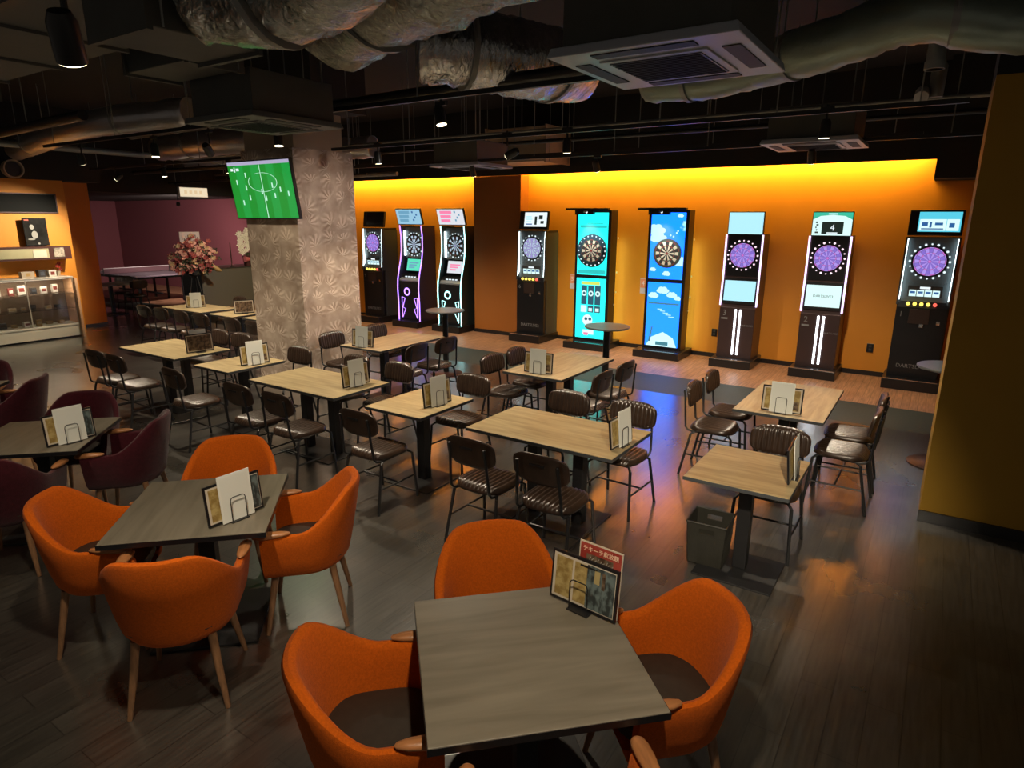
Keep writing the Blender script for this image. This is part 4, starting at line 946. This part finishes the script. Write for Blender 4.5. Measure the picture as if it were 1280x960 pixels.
# wall board, framed picture, light shelf
t = thing('menu_board', 'long blank dark board high on the left orange wall', 'board', (-14.285, 4.55, 2.505))
MB().box((0, 0, 0), (0.03, 2.52, 0.34)).build('panel', mat('dark_board_face', (0.012, 0.013, 0.013), 0.9, spec=0.1), t)
m = MB()
for dy, dz, sy, sz in ((0, 0.17, 2.54, 0.02), (0, -0.17, 2.54, 0.02), (1.26, 0, 0.02, 0.36), (-1.26, 0, 0.02, 0.36)): m.box((0.006, dy, dz), (0.034, sy, sz))
m.build('frame', mat('dark_maroon_frame', (0.05, 0.012, 0.008), 0.5), t)
t = thing('poster', 'dark framed photo poster standing on the wall shelf', 'poster', (-14.20, 5.36, 1.735), 0)
MB().box((0, 0, 0.25), (0.03, 0.38, 0.50)).build('frame', mat('matt_black_frame', (0.01, 0.009, 0.009), 0.8, spec=0.15), t, bevel=0.003)
MB().box((0.0155, 0, 0.25), (0.003, 0.36, 0.48)).build('picture', mat('dark_photo', (0.012, 0.012, 0.011), 0.8, spec=0.15, noise=0.6, nscale=7), t)
pale = mat('pale_figure', (0.28, 0.28, 0.26), 0.5)
m = MB()
for (cy_, cz_, ry, rz) in ((-0.06, 0.34, 0.035, 0.045), (-0.03, 0.20, 0.05, 0.07), (-0.09, 0.12, 0.06, 0.015), (0.02, 0.04, 0.02, 0.018)):
    m.add([(0.0175, cy_+ry*math.cos(2*PI*k/14), cz_+rz*math.sin(2*PI*k/14)) for k in range(14)], [tuple(range(14))])
m.build('photo_shapes', pale, t); MB().box((0.0172, -0.13, 0.465), (0.001, 0.07, 0.025)).build('red_mark', mat('red_mark', (0.6, 0.08, 0.05), 0.5), t)
t = thing('wall_shelf', 'black-edged wall shelf with a pale front above the showcase', 'shelf', (-14.16, 4.58, 1.60))
MB().box((0, 0, 0), (0.26, 2.50, 0.24)).build('body', mat('dark_maroon_frame', (0.05, 0.012, 0.008), 0.5), t)
MB().box((0.133, -0.18, 0.0), (0.008, 2.1, 0.17)).build('pale_front', mat('greenish_steel', (0.38, 0.36, 0.22), 0.3, noise=0.2, nscale=2), t)
MB().box((0.139, 0.72, -0.01), (0.008, 0.22, 0.13)).build('label_card', cream_p, t)
MB().box((0.139, 1.04, 0.01), (0.006, 0.17, 0.17)).build('round_mark', mat('mottled_print', (0.30, 0.27, 0.22), 0.5, noise=0.6, nscale=25), t)
# ceiling-mounted camera drum above the orange wall
t = thing('wall_duct', 'round duct mouth resting above the left orange wall', 'duct', (-14.2, 5.15, 3.09))
Mr = Matrix.Rotation(PI/2, 4, 'Y')
MB().lathe([(0.15, -0.05), (0.16, 0.12), (0.14, 0.12), (0.13, 0.0)], n=20, M=Mr).build('collar', cream, t)
MB().lathe([(0.13, -0.4), (0.13, 0.06)], n=20, M=Mr).build('throat', blackp, t)

# ------------------------------------------------------------------ far room: table tennis, counter, flowers
t = thing('table_tennis_table', 'table tennis table with a net in the far plum room', 'table', (-18.78, 9.40, 0))
ttm = mat('table_tennis_top', (0.17, 0.14, 0.17), 0.35)
MB().box((0, 0, 0.745), (2.74, 1.525, 0.03)).build('tabletop', ttm, t, bevel=0.003)
lp = mat('line_paint', (0.5, 0.48, 0.5), 0.5)
for yy in (-0.75, 0.0, 0.75): MB().box((0, yy, 0.7607), (2.74, 0.02, 0.001)).build('white_line', lp, t)
for xx in (-1.36, 1.36): MB().box((xx, 0, 0.7607), (0.02, 1.525, 0.001)).build('white_line', lp, t)
m = MB(); m.box((0, 0, 0.70), (2.6, 1.4, 0.05)); m.build('apron', black, t)
for sx in (-1.15, -0.35, 0.35, 1.15):
    for sy in (-0.6, 0.6): MB().box((sx, sy, 0.345), (0.05, 0.05, 0.69)).build('leg', black, t)
for sx in (-0.75, 0.75): MB().box((sx, 0, 0.25), (0.8, 0.04, 0.04)).build('brace', black, t)
MB().box((0, 0, 0.84), (0.008, 1.8, 0.14)).build('net', mat('net_mesh', (0.10, 0.05, 0.06), 0.8), t)
MB().box((0, 0, 0.912), (0.014, 1.82, 0.016)).build('net_tape', mat('line_paint', (0.5, 0.48, 0.5), 0.5), t)
for sy in (-0.9, 0.9): MB().box((0, sy, 0.83), (0.02, 0.02, 0.19)).build('net_post', black, t)
t = thing('lounge_table', 'small pale-topped table beyond the end of the orange wall', 'table', (-16.45, 7.55, 0))
MB().box((0, 0, 0.71), (0.7, 0.7, 0.03)).build('tabletop', mat('pale_top', (0.45, 0.38, 0.32), 0.4), t, bevel=0.003)
MB().box((0, 0, 0.35), (0.07, 0.07, 0.68)).build('column', black, t); MB().box((0, 0, 0.01), (0.45, 0.45, 0.02)).build('base_plate', black, t)
chair(-15.98, 7.88, PI/2, 'brown chair at the small table by the end of the orange wall', G3)
chair(-16.9, 8.05, -2.2, 'brown chair behind the small table near the table tennis table', G3)
t = thing('counter', 'dark grey partition counter behind the flower stand', 'counter', (-15.95, 10.55, 0))
cg = mat('charcoal_laminate', (0.115, 0.108, 0.088), 0.5)
MB().box((0, 0, 0.49), (0.88, 2.5, 0.98)).build('body', cg, t, bevel=0.004)
MB().box((0, 0, 0.99), (0.92, 2.54, 0.025)).build('worktop', mat('charcoal_top', (0.05, 0.048, 0.04), 0.35), t, bevel=0.003)
MB().box((0, -1.251, 0.49), (0.86, 0.006, 0.95)).build('end_panel', blackp, t)
t = thing('rod_stand', 'thin dark upright rod standing on the grey counter', 'stand', (-15.7, 10.30, 1.003))
MB().lathe([(0.06, 0), (0.06, 0.012), (0.001, 0.014)], n=16).build('foot', black, t); MB().tube([(0, 0, 0.01), (0, 0, 0.62)], 0.014).build('pole', mat('dark_maroon_frame', (0.05, 0.012, 0.008), 0.5), t)

def blossom(m, c, r, mi, n=6, face=None):
    c = Vector(c); f = Vector(face) if face else Vector((random.uniform(0.2, 1), random.uniform(-1, 0.2), random.uniform(-0.2, 0.9))); f.normalize()
    a = f.orthogonal().normalized(); b = f.cross(a)
    for k in range(n):
        q = 2*PI*k/n; d = a*math.cos(q)+b*math.sin(q); e = a*math.cos(q+0.5)+b*math.sin(q+0.5); g = a*math.cos(q-0.5)+b*math.sin(q-0.5)
        m.add([c, c+g*r*0.7+f*r*0.25, c+d*r+f*r*0.15, c+e*r*0.7+f*r*0.25], [(0, 1, 2, 3)], mi)
t = thing('flower_stand', 'tall celebratory flower stand of red and pink blooms by the counter', 'flowers', (-15.05, 8.85, 0))
for k in range(3):
    a = 2*PI*k/3+0.4; MB().tube([(0.24*math.cos(a), 0.24*math.sin(a), 0), (0.05*math.cos(a), 0.05*math.sin(a), 0.95)], 0.014).build('leg', black, t)
MB().lathe([(0.02, 0.85), (0.13, 0.92), (0.15, 1.08), (0.14, 1.08), (0.001, 1.0)], n=18).build('basket', black, t)
m = MB(); m2 = MB(); m3 = MB(); m4 = MB()
for k in range(330):
    u, v = random.uniform(-1, 1), random.uniform(-1, 1)
    if u*u+v*v > 1: continue
    dd = math.sqrt(max(0, 1-u*u-v*v)); jj = random.uniform(0.75, 1.25); X_ = 0.26*dd*random.uniform(0.2, 1.1); p_ = (X_+0.02, u*0.56*jj, 1.40+v*0.40*jj-0.10*abs(u))
    q = random.random()
    (m if q < 0.36 else m2 if q < 0.66 else m3 if q < 0.80 else m4).__class__
    tgt = m if q < 0.36 else m2 if q < 0.66 else m3 if q < 0.80 else m4
    if tgt is m4: blossom(tgt, p_, 0.07, 0, 4)
    else: blossom(tgt, p_, random.uniform(0.04, 0.075), 0)
for mm, nm, col in ((m, 'red_blooms', (0.26, 0.05, 0.045)), (m2, 'pink_blooms', (0.62, 0.32, 0.25)), (m3, 'cream_blooms', (0.52, 0.36, 0.20)), (m4, 'foliage', (0.035, 0.045, 0.02))):
    mm.build(nm, mat(nm, col, 0.7), t)['kind'] = 'stuff'
m = MB()
for k in range(70): blossom(m, (random.uniform(-0.1, 0.16), random.uniform(-0.38, 0.38), random.uniform(0.98, 1.30)), 0.09, 0, 4)
m.build('lower_foliage', mat('foliage', (0.035, 0.045, 0.02), 0.7), t)['kind'] = 'stuff'
m = MB(); m.tube([(0.1, 0.42, 1.12), (0.16, 0.52, 1.02), (0.18, 0.60, 0.98)], [0.05, 0.06, 0.02], n=8); m.build('gold_ribbon', mat('gold_ribbon', (0.40, 0.26, 0.10), 0.4), t)
o = MB().box((-0.02, 0, 1.80), (0.012, 0.50, 0.26)).build('message_board', mat('message_card', (0.40, 0.33, 0.32), 0.6), t)
m = MB()
for k in range(9): m.box((-0.013, -0.19+0.047*k, 1.80+random.uniform(-0.05, 0.05)), (0.002, 0.02, random.uniform(0.04, 0.10)))
m.build('brush_lettering', mat('ink_lettering', (0.06, 0.05, 0.05), 0.6), t)
t = thing('potted_orchid', 'white orchid with pink ribbon in a dark pot on the counter', 'orchid', (-15.72, 10.80, 1.003))
MB().lathe([(0.10, 0), (0.13, 0.26), (0.12, 0.26), (0.001, 0.22)], n=18).build('pot', mat('dark_red_pot', (0.06, 0.015, 0.012), 0.5), t)
gm = mat('leaf_green', (0.05, 0.10, 0.03), 0.6)
for k, (yy, hh) in enumerate(((-0.22, 0.92), (0.0, 1.0), (0.22, 0.90))):
    pts = [(0.0, yy*0.2, 0.24), (0.0, yy*0.6, 0.60), (0.06, yy, hh), (0.14, yy*1.1, hh-0.04)]
    st_ = MB().tube(pts, 0.006, n=6).build('stem', gm, t)
    m = MB()
    for q in range(26): blossom(m, (0.08+random.uniform(0, 0.08), yy+random.uniform(-0.09, 0.09), hh-0.05-q*0.021), 0.065, 0, 5, (1, -0.6, 0.2))
    m.build('white_blooms', mat('orchid_white', (0.80, 0.78, 0.66), 0.6), st_)
for sy in (-1, 1): MB().lathe([(0.001, 0), (0.05, 0.03), (0.085, 0.16), (0.001, 0.18)], c=(0.13, sy*0.02, 0.18), n=10, M=Matrix.Rotation(sy*-PI/2, 4, 'X')).build('ribbon_loop', mat('pink_ribbon', (0.65, 0.18, 0.20), 0.5), t)
m = MB()
for k in range(8):
    a = 2*PI*k/8; m.add([(0.02*math.cos(a), 0.02*math.sin(a), 0.25), (0.14*math.cos(a-0.2), 0.14*math.sin(a-0.2), 0.34), (0.24*math.cos(a), 0.24*math.sin(a), 0.30), (0.14*math.cos(a+0.2), 0.14*math.sin(a+0.2), 0.34)], [(0, 1, 2, 3)])
m.build('leaf', gm, t)
MB().box((0.02, 0.12, 1.10), (0.01, 0.10, 0.13)).build('gift_card', cream_p, t)

# ------------------------------------------------------------------ ceiling: cassettes, ducts, tracks, spots
lou = mat('louvre_dark', (0.012, 0.013, 0.016), 0.6); grille_m = mat('air_grille', (0.05, 0.06, 0.08), 0.4); panel_w = mat('cassette_blue_tinted', (0.46, 0.50, 0.58), 0.4)  # the white panel carries a painted blue cast from the screens' light
def cassette(x, y, z, label, m=panel_w, body_h=0.30):
    t = thing('ceiling_cassette', label, 'air conditioner', (x, y, z), 0, 'ceiling air conditioner cassettes'); t.scale = (0.93, 0.93, 1.0)
    MB().box((0, 0, 0.045+body_h/2), (0.84, 0.84, body_h)).build('body', greyduct, t, bevel=0.004)
    for sx in (-0.36, 0.36):
        for sy in (-0.36, 0.36): MB().tube([(sx, sy, body_h), (sx, sy, 4.25-z)], 0.007, n=6).build('hanger_rod', galv, t)
    MB().box((0, 0, 0.022), (0.96, 0.96, 0.045), taper=0.97).build('panel', m, t, bevel=0.006)
    g = MB(); g.box((0, 0, -0.003), (0.56, 0.56, 0.012)); gp = g.build('intake_frame', m, t, bevel=0.004)
    g = MB().box((0, 0, -0.008), (0.48, 0.48, 0.010)).build('intake_grille', grille_m, t)
    s = MB()
    for i in range(14): s.box((0, -0.22+i*0.034, -0.0145), (0.46, 0.006, 0.005))
    s.build('grille_bars', lou, t)
    for q in range(4):
        M = Matrix.Rotation(q*PI/2, 4, 'Z')
        MB().box((0, 0.385, -0.001), (0.52, 0.085, 0.008)).build('louvre', lou, t, matrix=M)
cassette(-1.25, 3.30, 3.0, 'large white ceiling air conditioner cassette near the top of the view', body_h=0.42)
cassette(-1.25, 7.50, 3.0, 'white ceiling cassette before the right part of the orange wall')
cassette(-6.05, 8.05, 3.0, 'white ceiling cassette near the shaded wall column')
cassette(-4.85, 3.62, 3.0, 'ceiling cassette left of the papered pillar head, shade painted grey', m=mat('cassette_shaded', (0.16, 0.165, 0.16), 0.6))  # darker copy of the cassette panel, shade put into its colour
def bump_tube(pts, r, seed, n=22, sub=7, wob=0.07, ring=0.0):
    rnd = random.Random(seed); P = [Vector(p) for p in pts]; out = []; rs = []
    def cr(a, b, c, d, u): return 0.5*((2*b)+(c-a)*u+(2*a-5*b+4*c-d)*u*u+(3*b-a-3*c+d)*u**3)
    for i in range(len(P)-1):
        a, b, c, d = P[max(i-1, 0)], P[i], P[i+1], P[min(i+2, len(P)-1)]
        for q in range(sub): out.append(cr(a, b, c, d, q/sub)); rs.append(r*(1+rnd.uniform(-wob, wob)*0.5+(ring if q % 2 else 0)))
    out.append(P[-1]); rs.append(r)
    m = MB().tube(out, rs, n=n)
    m.v = [(x+rnd.uniform(-1, 1)*wob*r*0.35, y+rnd.uniform(-1, 1)*wob*r*0.35, z+rnd.uniform(-1, 1)*wob*r*0.35) for x, y, z in m.v]
    return m, out
def duct(name, pts, r, seed, label, m=foil, straps=2, wob=0.10, ring=0.03):
    t = thing(name, label, 'duct', pts[len(pts)//2], 0, 'ducts under the black ceiling')
    o_ = Vector(pts[len(pts)//2]); mb, line = bump_tube([Vector(p)-o_ for p in pts], r, seed, sub=9, wob=wob, ring=ring)
    mb.build('sleeve', m, t, sharp=False)
    for k in range(straps):
        p = line[int((k+0.5)*len(line)/straps)]
        d = (line[min(int((k+0.5)*len(line)/straps)+1, len(line)-1)]-p).normalized()
        q = Matrix.Rotation(math.atan2(d.y, d.x), 4, 'Z') @ Matrix.Rotation(PI/2, 4, 'Y')
        MB().lathe([(r*1.07, -0.02), (r*1.09, -0.02), (r*1.09, 0.02), (r*1.07, 0.02)], c=p, n=20, M=q).build('strap', galv, t)
        for s_ in (-1, 1):
            e = Vector((-d.y, d.x, 0)).normalized()*r*1.08*s_
            MB().tube([p+e, (p.x+e.x, p.y+e.y, 4.25-o_.z)], 0.005, n=5).build('hanger_rod', galv, t)
    return t
duct('flexible_duct', [(-3.15, 2.02, 3.40), (-2.80, 2.22, 3.38), (-2.30, 2.16, 3.44), (-1.8, 1.75, 3.56), (-1.2, 1.05, 3.70)], 0.30, 1, 'bulging foil duct at the top left of the view')
duct('flexible_duct', [(-3.55, 3.30, 3.58), (-2.9, 3.0, 3.56), (-2.2, 2.85, 3.58), (-1.65, 2.95, 3.66), (-1.1, 2.95, 3.75)], 0.33, 2, 'dark foil duct sweeping up to the big white cassette')
duct('flexible_duct', [(-3.45, 3.98, 3.52), (-3.2, 4.2, 3.50), (-3.0, 4.6, 3.48), (-2.95, 5.0, 3.50), (-2.95, 5.45, 3.55)], 0.27, 3, 'crinkled silver duct with light painted into its foil, in the ceiling centre', m=lit_foil)
duct('flexible_duct', [(1.6, 5.05, 3.36), (0.9, 5.0, 3.36), (0.2, 4.95, 3.35), (-0.3, 4.9, 3.46), (-0.8, 5.05, 3.40), (-1.4, 5.4, 3.38), (-1.8, 5.5, 3.36), (-2.3, 5.6, 3.40)], 0.155, 4, 'long silver duct, painted with green screen light, running to the ochre wall', m=mat('green_lit_wrap', (0.30, 0.37, 0.32), 0.35, metal=0.5, bump=0.6, bscale=14), straps=4)  # green screen light on the silver duct is put into its colour
duct('flexible_duct', [(-12.5, 6.95, 3.50), (-10.6, 6.68, 3.46), (-9.0, 6.75, 3.48), (-8.1, 6.95, 3.5)], 0.20, 5, 'silver duct left of the papered pillar head', m=mat('lit_galvanised', (0.50, 0.49, 0.52), 0.28, metal=0.75, bump=0.5, bscale=25))  # light falling on the left ducts is put into this brighter metal colour
duct('flexible_duct', [(-14.0, 5.2, 3.40), (-11.5, 4.6, 3.36), (-9.3, 4.3, 3.40), (-7.5, 4.6, 3.45)], 0.16, 6, 'thin silver duct over the left brown chairs', m=mat('lit_galvanised', (0.50, 0.49, 0.52), 0.28, metal=0.75, bump=0.5, bscale=25))
duct('flexible_duct', [(-14.0, 8.42, 3.45), (-12.0, 8.25, 3.40), (-10.0, 8.2, 3.42), (-8.4, 8.4, 3.45)], 0.18, 8, 'silver duct farthest back behind the television', m=mat('lit_galvanised', (0.50, 0.49, 0.52), 0.28, metal=0.75, bump=0.5, bscale=25))
def box_duct(a, b, label, m=greyduct):
    t = thing('box_duct', label, 'duct', ((a[0]+b[0])/2, (a[1]+b[1])/2, a[2]), 0, 'rectangular ducts under the black ceiling')
    hx, hy, hz = (b[0]-a[0])/2, (b[1]-a[1])/2, b[2]-a[2]
    MB().span((-hx, -hy, 0), (hx, hy, hz)).build('casing', m, t, bevel=0.006)
    L = 0 if hx > hy else 1; n = max(2, int(2*max(hx, hy)/0.9)+1)
    for i in range(n):
        u = -max(hx, hy)+2*max(hx, hy)*i/(n-1)
        c = (u, 0, hz/2) if L == 0 else (0, u, hz/2); d = (0.03, 2*hy+0.04, hz+0.04) if L == 0 else (2*hx+0.04, 0.03, hz+0.04)
        MB().box(c, d).build('flange', m, t)
    for sx in (-1, 1):
        for sy in (-1, 1): MB().tube([(sx*(hx+0.03), sy*hy*0.8, 0), (sx*(hx+0.03), sy*hy*0.8, 4.25-a[2])], 0.006, n=5).build('hanger_rod', galv, t)
box_duct((-3.62, 1.75, 3.10), (-3.12, 2.32, 3.72), 'square plenum box at the end of the bulging foil duct')
box_duct((-8.6, 1.6, 3.35), (-3.8, 2.5, 3.85), 'wide dark box duct across the top left')
box_duct((-1.3, 2.2, 3.55), (0.4, 2.8, 4.0), 'dark box duct behind the big white cassette')
box_duct((-5.25, 2.75, 3.30), (-4.45, 3.15, 3.70), 'light grey duct box over the shade-painted cassette')
box_duct((-0.6, 3.9, 3.62), (3.5, 4.5, 4.0), 'dark box duct at the top right')
box_duct((-6.9, 9.62, 3.2), (-5.7, 10.42, 3.75), 'cream duct box above the shaded column', m=cream)
box_duct((-14.2, 2.6, 3.5), (-8.8, 3.2, 3.95), 'long dark box duct at far left')
# tracks with spotlights
def track(y, x0, x1, z, label, rods):
    t = thing('lighting_track', label, 'lighting track', ((x0+x1)/2, y, z), 0, 'black lighting tracks')
    h = (x1-x0)/2
    MB().box((0, 0, 0), (2*h, 0.035, 0.035)).build('rail', black, t)
    n = rods
    for i in range(n):
        u = -h+0.3+(2*h-0.6)*i/max(1, n-1); MB().tube([(u, 0, 0.0175), (u, 0, 4.25-z)], 0.006, n=6).build('hanger_rod', galv, t)
track(1.035, -9.5, 1.5, 2.95, 'black lighting track nearest the camera', 6)
track(4.12, -10.2, -1.75, 3.17, 'black lighting track over the front brown tables', 6)
track(5.88, -6.6, 0.0, 3.10, 'black lighting track over the machine-side tables', 7)
track(7.70, -12.0, 0.2, 3.06, 'black lighting track over the throwing lane', 11)
track(9.45, -12.0, -0.4, 3.28, 'black conduit rail close to the orange wall', 11)
track(6.15, -13.5, -8.0, 3.12, 'black lighting track left of the papered pillar', 4)
track(8.8, -15.6, -9.0, 3.05, 'black lighting track toward the far plum room', 4)
lamp_face = glow('warm_lamp_face', (1.0, 0.86, 0.55), 9.0)
def spot(x, y, z, target, label, watts=SPOT_W, cone=100, col=(1.0, 0.84, 0.62), top=3.15):
    t = thing('spotlight', label, 'spotlight', (x, y, z), 0, 'track spotlights')
    d = (Vector(target)-Vector((x, y, z))).normalized()
    q = d.to_track_quat('-Z', 'Y').to_matrix().to_4x4()
    MB().lathe([(0.040, 0.0), (0.043, 0.0), (0.042, 0.11), (0.030, 0.14), (0.001, 0.142)], n=20).build('lamp_head', black, t, matrix=q)
    MB().lathe([(0.001, -0.003), (0.039, -0.003)], n=20).build('lamp_face', lamp_face, t, matrix=q)
    MB().tube([(0, 0, 0.10), (0.0, 0.0, top-z)], 0.010, n=8).build('stem', black, t)
    MB().box((0, 0, top-z-0.03), (0.10, 0.034, 0.03)).build('adapter', black, t)
    ld = bpy.data.lights.new('spot', 'SPOT'); ld.energy = watts; ld.color = col; ld.spot_size = math.radians(cone); ld.spot_blend = 0.85; ld.shadow_soft_size = 0.05
    lo = bpy.data.objects.new('lamp_beam', ld); C.objects.link(lo); lo.parent = t; lo.matrix_local = q @ Matrix.Translation((0, 0, -0.02))
    return t
spot(-2.28, 1.035, 2.72, (-3.25, 1.75, 0.7), 'lit spotlight at the top left over the orange chairs', watts=SPOT_W*0.62, cone=84, top=2.95)
spot(-0.45, 1.035, 2.74, (-1.1, 1.75, 0.7), 'spotlight just above the view over the front grey table', watts=SPOT_W*0.62, cone=84, top=2.95)
spot(-4.35, 1.035, 2.74, (-5.2, 1.8, 0.7), 'spotlight above the left edge over the maroon chairs', watts=SPOT_W*0.3, cone=84, top=2.95)
spot(-6.45, 1.035, 2.74, (-7.4, 1.8, 0.7), 'spotlight beyond the left edge over the far maroon chairs', watts=SPOT_W*0.3, cone=84, top=2.95)
spot(-3.38, 4.12, 2.97, (-2.85, 4.05, 0.7), 'lit spotlight hanging in the centre over the middle tables', watts=SPOT_W*1.1)
spot(0.15, 1.035, 2.74, (-0.85, 4.0, 0.7), 'added spotlight above the view turned toward the small table with the bin', watts=SPOT_W*2.4, cone=42, top=2.95)  # added out of view to brighten the small table
spot(-5.35, 4.12, 2.92, (-5.2, 4.05, 0.7), 'spotlight over the long table before the pillar', watts=SPOT_W*1.1)
spot(-7.5, 4.12, 2.92, (-7.4, 4.1, 0.7), 'spotlight over the leftmost long brown table', watts=SPOT_W*1.1)
spot(-9.2, 4.12, 2.90, (-9.2, 4.6, 0.0), 'spotlight at far left near the end of the front track', watts=SPOT_W*0.8)
spot(-0.92, 5.88, 2.90, (-0.95, 6.0, 0.7), 'lit spotlight just below the right ceiling cassette')
spot(-3.24, 5.88, 2.90, (-3.3, 6.05, 0.7), 'lit spotlight over the table before the teal cabinet')
spot(-5.81, 5.88, 2.90, (-5.8, 6.05, 0.7), 'lit spotlight right of the papered pillar head')
spot(-3.80, 7.70, 2.86, (-3.7, 9.3, 0.0), 'small spotlight over the lane before the blue cabinet', watts=SPOT_W*1.3, top=3.06, cone=88)
spot(-5.75, 7.70, 2.86, (-6.2, 9.4, 0.0), 'small spotlight over the lane before the shaded column', watts=SPOT_W*1.3, top=3.06, cone=88)
spot(-1.30, 7.70, 2.86, (-1.4, 9.4, 0.0), 'spotlight over the lane before the slim dart machines', watts=SPOT_W*1.3, top=3.06, cone=88)
spot(-8.6, 7.70, 2.86, (-8.9, 9.4, 0.0), 'spotlight over the lane before the curved dart machines', watts=SPOT_W*1.3, top=3.06, cone=88)
spot(-11.0, 6.15, 2.92, (-10.9, 6.3, 0.7), 'spotlight over the farthest tan table', top=3.12)
spot(-9.2, 6.15, 2.92, (-9.1, 6.3, 0.7), 'spotlight over the tables left of the pillar', top=3.12, watts=SPOT_W)
spot(-12.6, 6.15, 2.92, (-14.3, 4.9, 1.3), 'spotlight turned toward the glass showcase wall', top=3.12, watts=SPOT_W*2.2, cone=75)
spot(-3.95, 5.88, 2.90, (-6.77, 5.9, 1.75), 'added spotlight turned toward the bright side of the papered pillar', watts=SPOT_W*0.75, cone=58, col=(1.0, 0.86, 0.74))  # added lamp, there to brighten the upper pillar face
spot(-6.45, 4.12, 2.90, (-7.35, 5.4, 1.9), 'added spotlight turned toward the television side of the papered pillar', watts=SPOT_W*0.3, cone=80)  # added lamp, lifts the pillar face behind the television
spot(-11.8, 8.8, 2.86, (-15.5, 9.8, 1.1), 'spotlight aimed at the flower stand and the counter', top=3.05, watts=SPOT_W*1.6, cone=58)
spot(-15.3, 8.8, 2.55, (-19.8, 11.4, 0.9), 'added spotlight lighting the plum wall behind the table tennis table', top=3.05, watts=SPOT_W*3.5, cone=84, col=(1.0, 0.78, 0.70))  # added because the plum wall was too dark
# illuminated sign box
t = thing('sign_box', 'lit cream sign box hanging under the ceiling left of the television', 'sign', (-13.3, 8.0, 2.68))
MB().box((0, 0, 0.09), (0.06, 0.62, 0.20)).build('housing', white, t, bevel=0.004)
MB().box((0.032, 0, 0.09), (0.004, 0.60, 0.18)).build('lit_face', glow('cream_sign_face', (1.0, 0.86, 0.60), 0.75), t)
m = MB()
for k in range(4): m.box((0.0347, -0.18+0.11*k, 0.09), (0.001, 0.06, 0.07))
m.build('faint_marks', glow('cream_sign_ink', (0.95, 0.72, 0.42), 0.7), t)
for sy in (-0.2, 0.2): MB().tube([(0, sy, 0.19), (0, sy, 1.5)], 0.008, n=6).build('hanger_rod', black, t)
# small ceiling fittings near the ochre wall
t = thing('security_camera', 'pale security camera hanging near the top of the ochre wall', 'camera', (-0.25, 7.0, 3.30))
MB().lathe([(0.055, 0.0), (0.06, 0.25), (0.03, 0.30), (0.03, 0.94)], n=16).build('mount', galv, t)
MB().lathe([(0.001, -0.06), (0.04, -0.055), (0.055, -0.02), (0.055, 0.10), (0.001, 0.11)], c=(-0.10, -0.03, 0.04), n=16, M=Matrix.Rotation(PI/2+0.5, 4, 'X')).build('camera_body', white, t)
t = thing('pipe_bundle', 'vertical grey pipe stub under the long green-tinted duct', 'pipe', (-0.22, 5.3, 3.22))
MB().lathe([(0.05, 0), (0.05, 1.03)], n=14).build('pipe', galv, t); MB().lathe([(0.06, 0.0), (0.06, 0.05)], n=14).build('collar', galv, t)
def pipe(pts, r, label, m=black):
    o_ = Vector(pts[0]); t = thing('ceiling_pipe', label, 'pipe', pts[0], 0, 'pipes under the black ceiling')
    MB().tube([Vector(p)-o_ for p in pts], r, n=10).build('pipe', m, t)
    a, b = Vector(pts[0]), Vector(pts[-1])
    for k in (0.2, 0.5, 0.8):
        p = a.lerp(b, k)-o_; MB().tube([p, (p.x, p.y, 4.25-o_.z)], 0.006, n=5).build('hanger_rod', galv, t)
pipe([(-9.0, 4.65, 3.28), (-3.0, 4.35, 3.28), (-1.75, 4.32, 3.28)], 0.045, 'thick black pipe crossing behind the central spotlight')
pipe([(-12.0, 7.05, 3.30), (0.2, 7.05, 3.30)], 0.02, 'thin pipe in front of the throwing lane track', galv)
pipe([(-12.0, 9.2, 3.45), (0.2, 9.2, 3.45)], 0.03, 'dark pipe high before the orange wall')
pipe([(-14.2, 3.6, 3.2), (-7.0, 3.2, 3.2)], 0.05, 'dark pipe over the maroon chairs')
pipe([(-14.2, 7.3, 3.15), (-8.0, 7.3, 3.15)], 0.04, 'dark pipe left of the television')
pipe([(-14.2, 9.6, 3.1), (-9.0, 9.6, 3.1)], 0.04, 'pale pipe farthest back over the counter', galv)
pipe([(-12.3, 3.5, 3.35), (-12.3, 11.0, 3.35)], 0.05, 'pale pipe crossing the far left ceiling', galv)
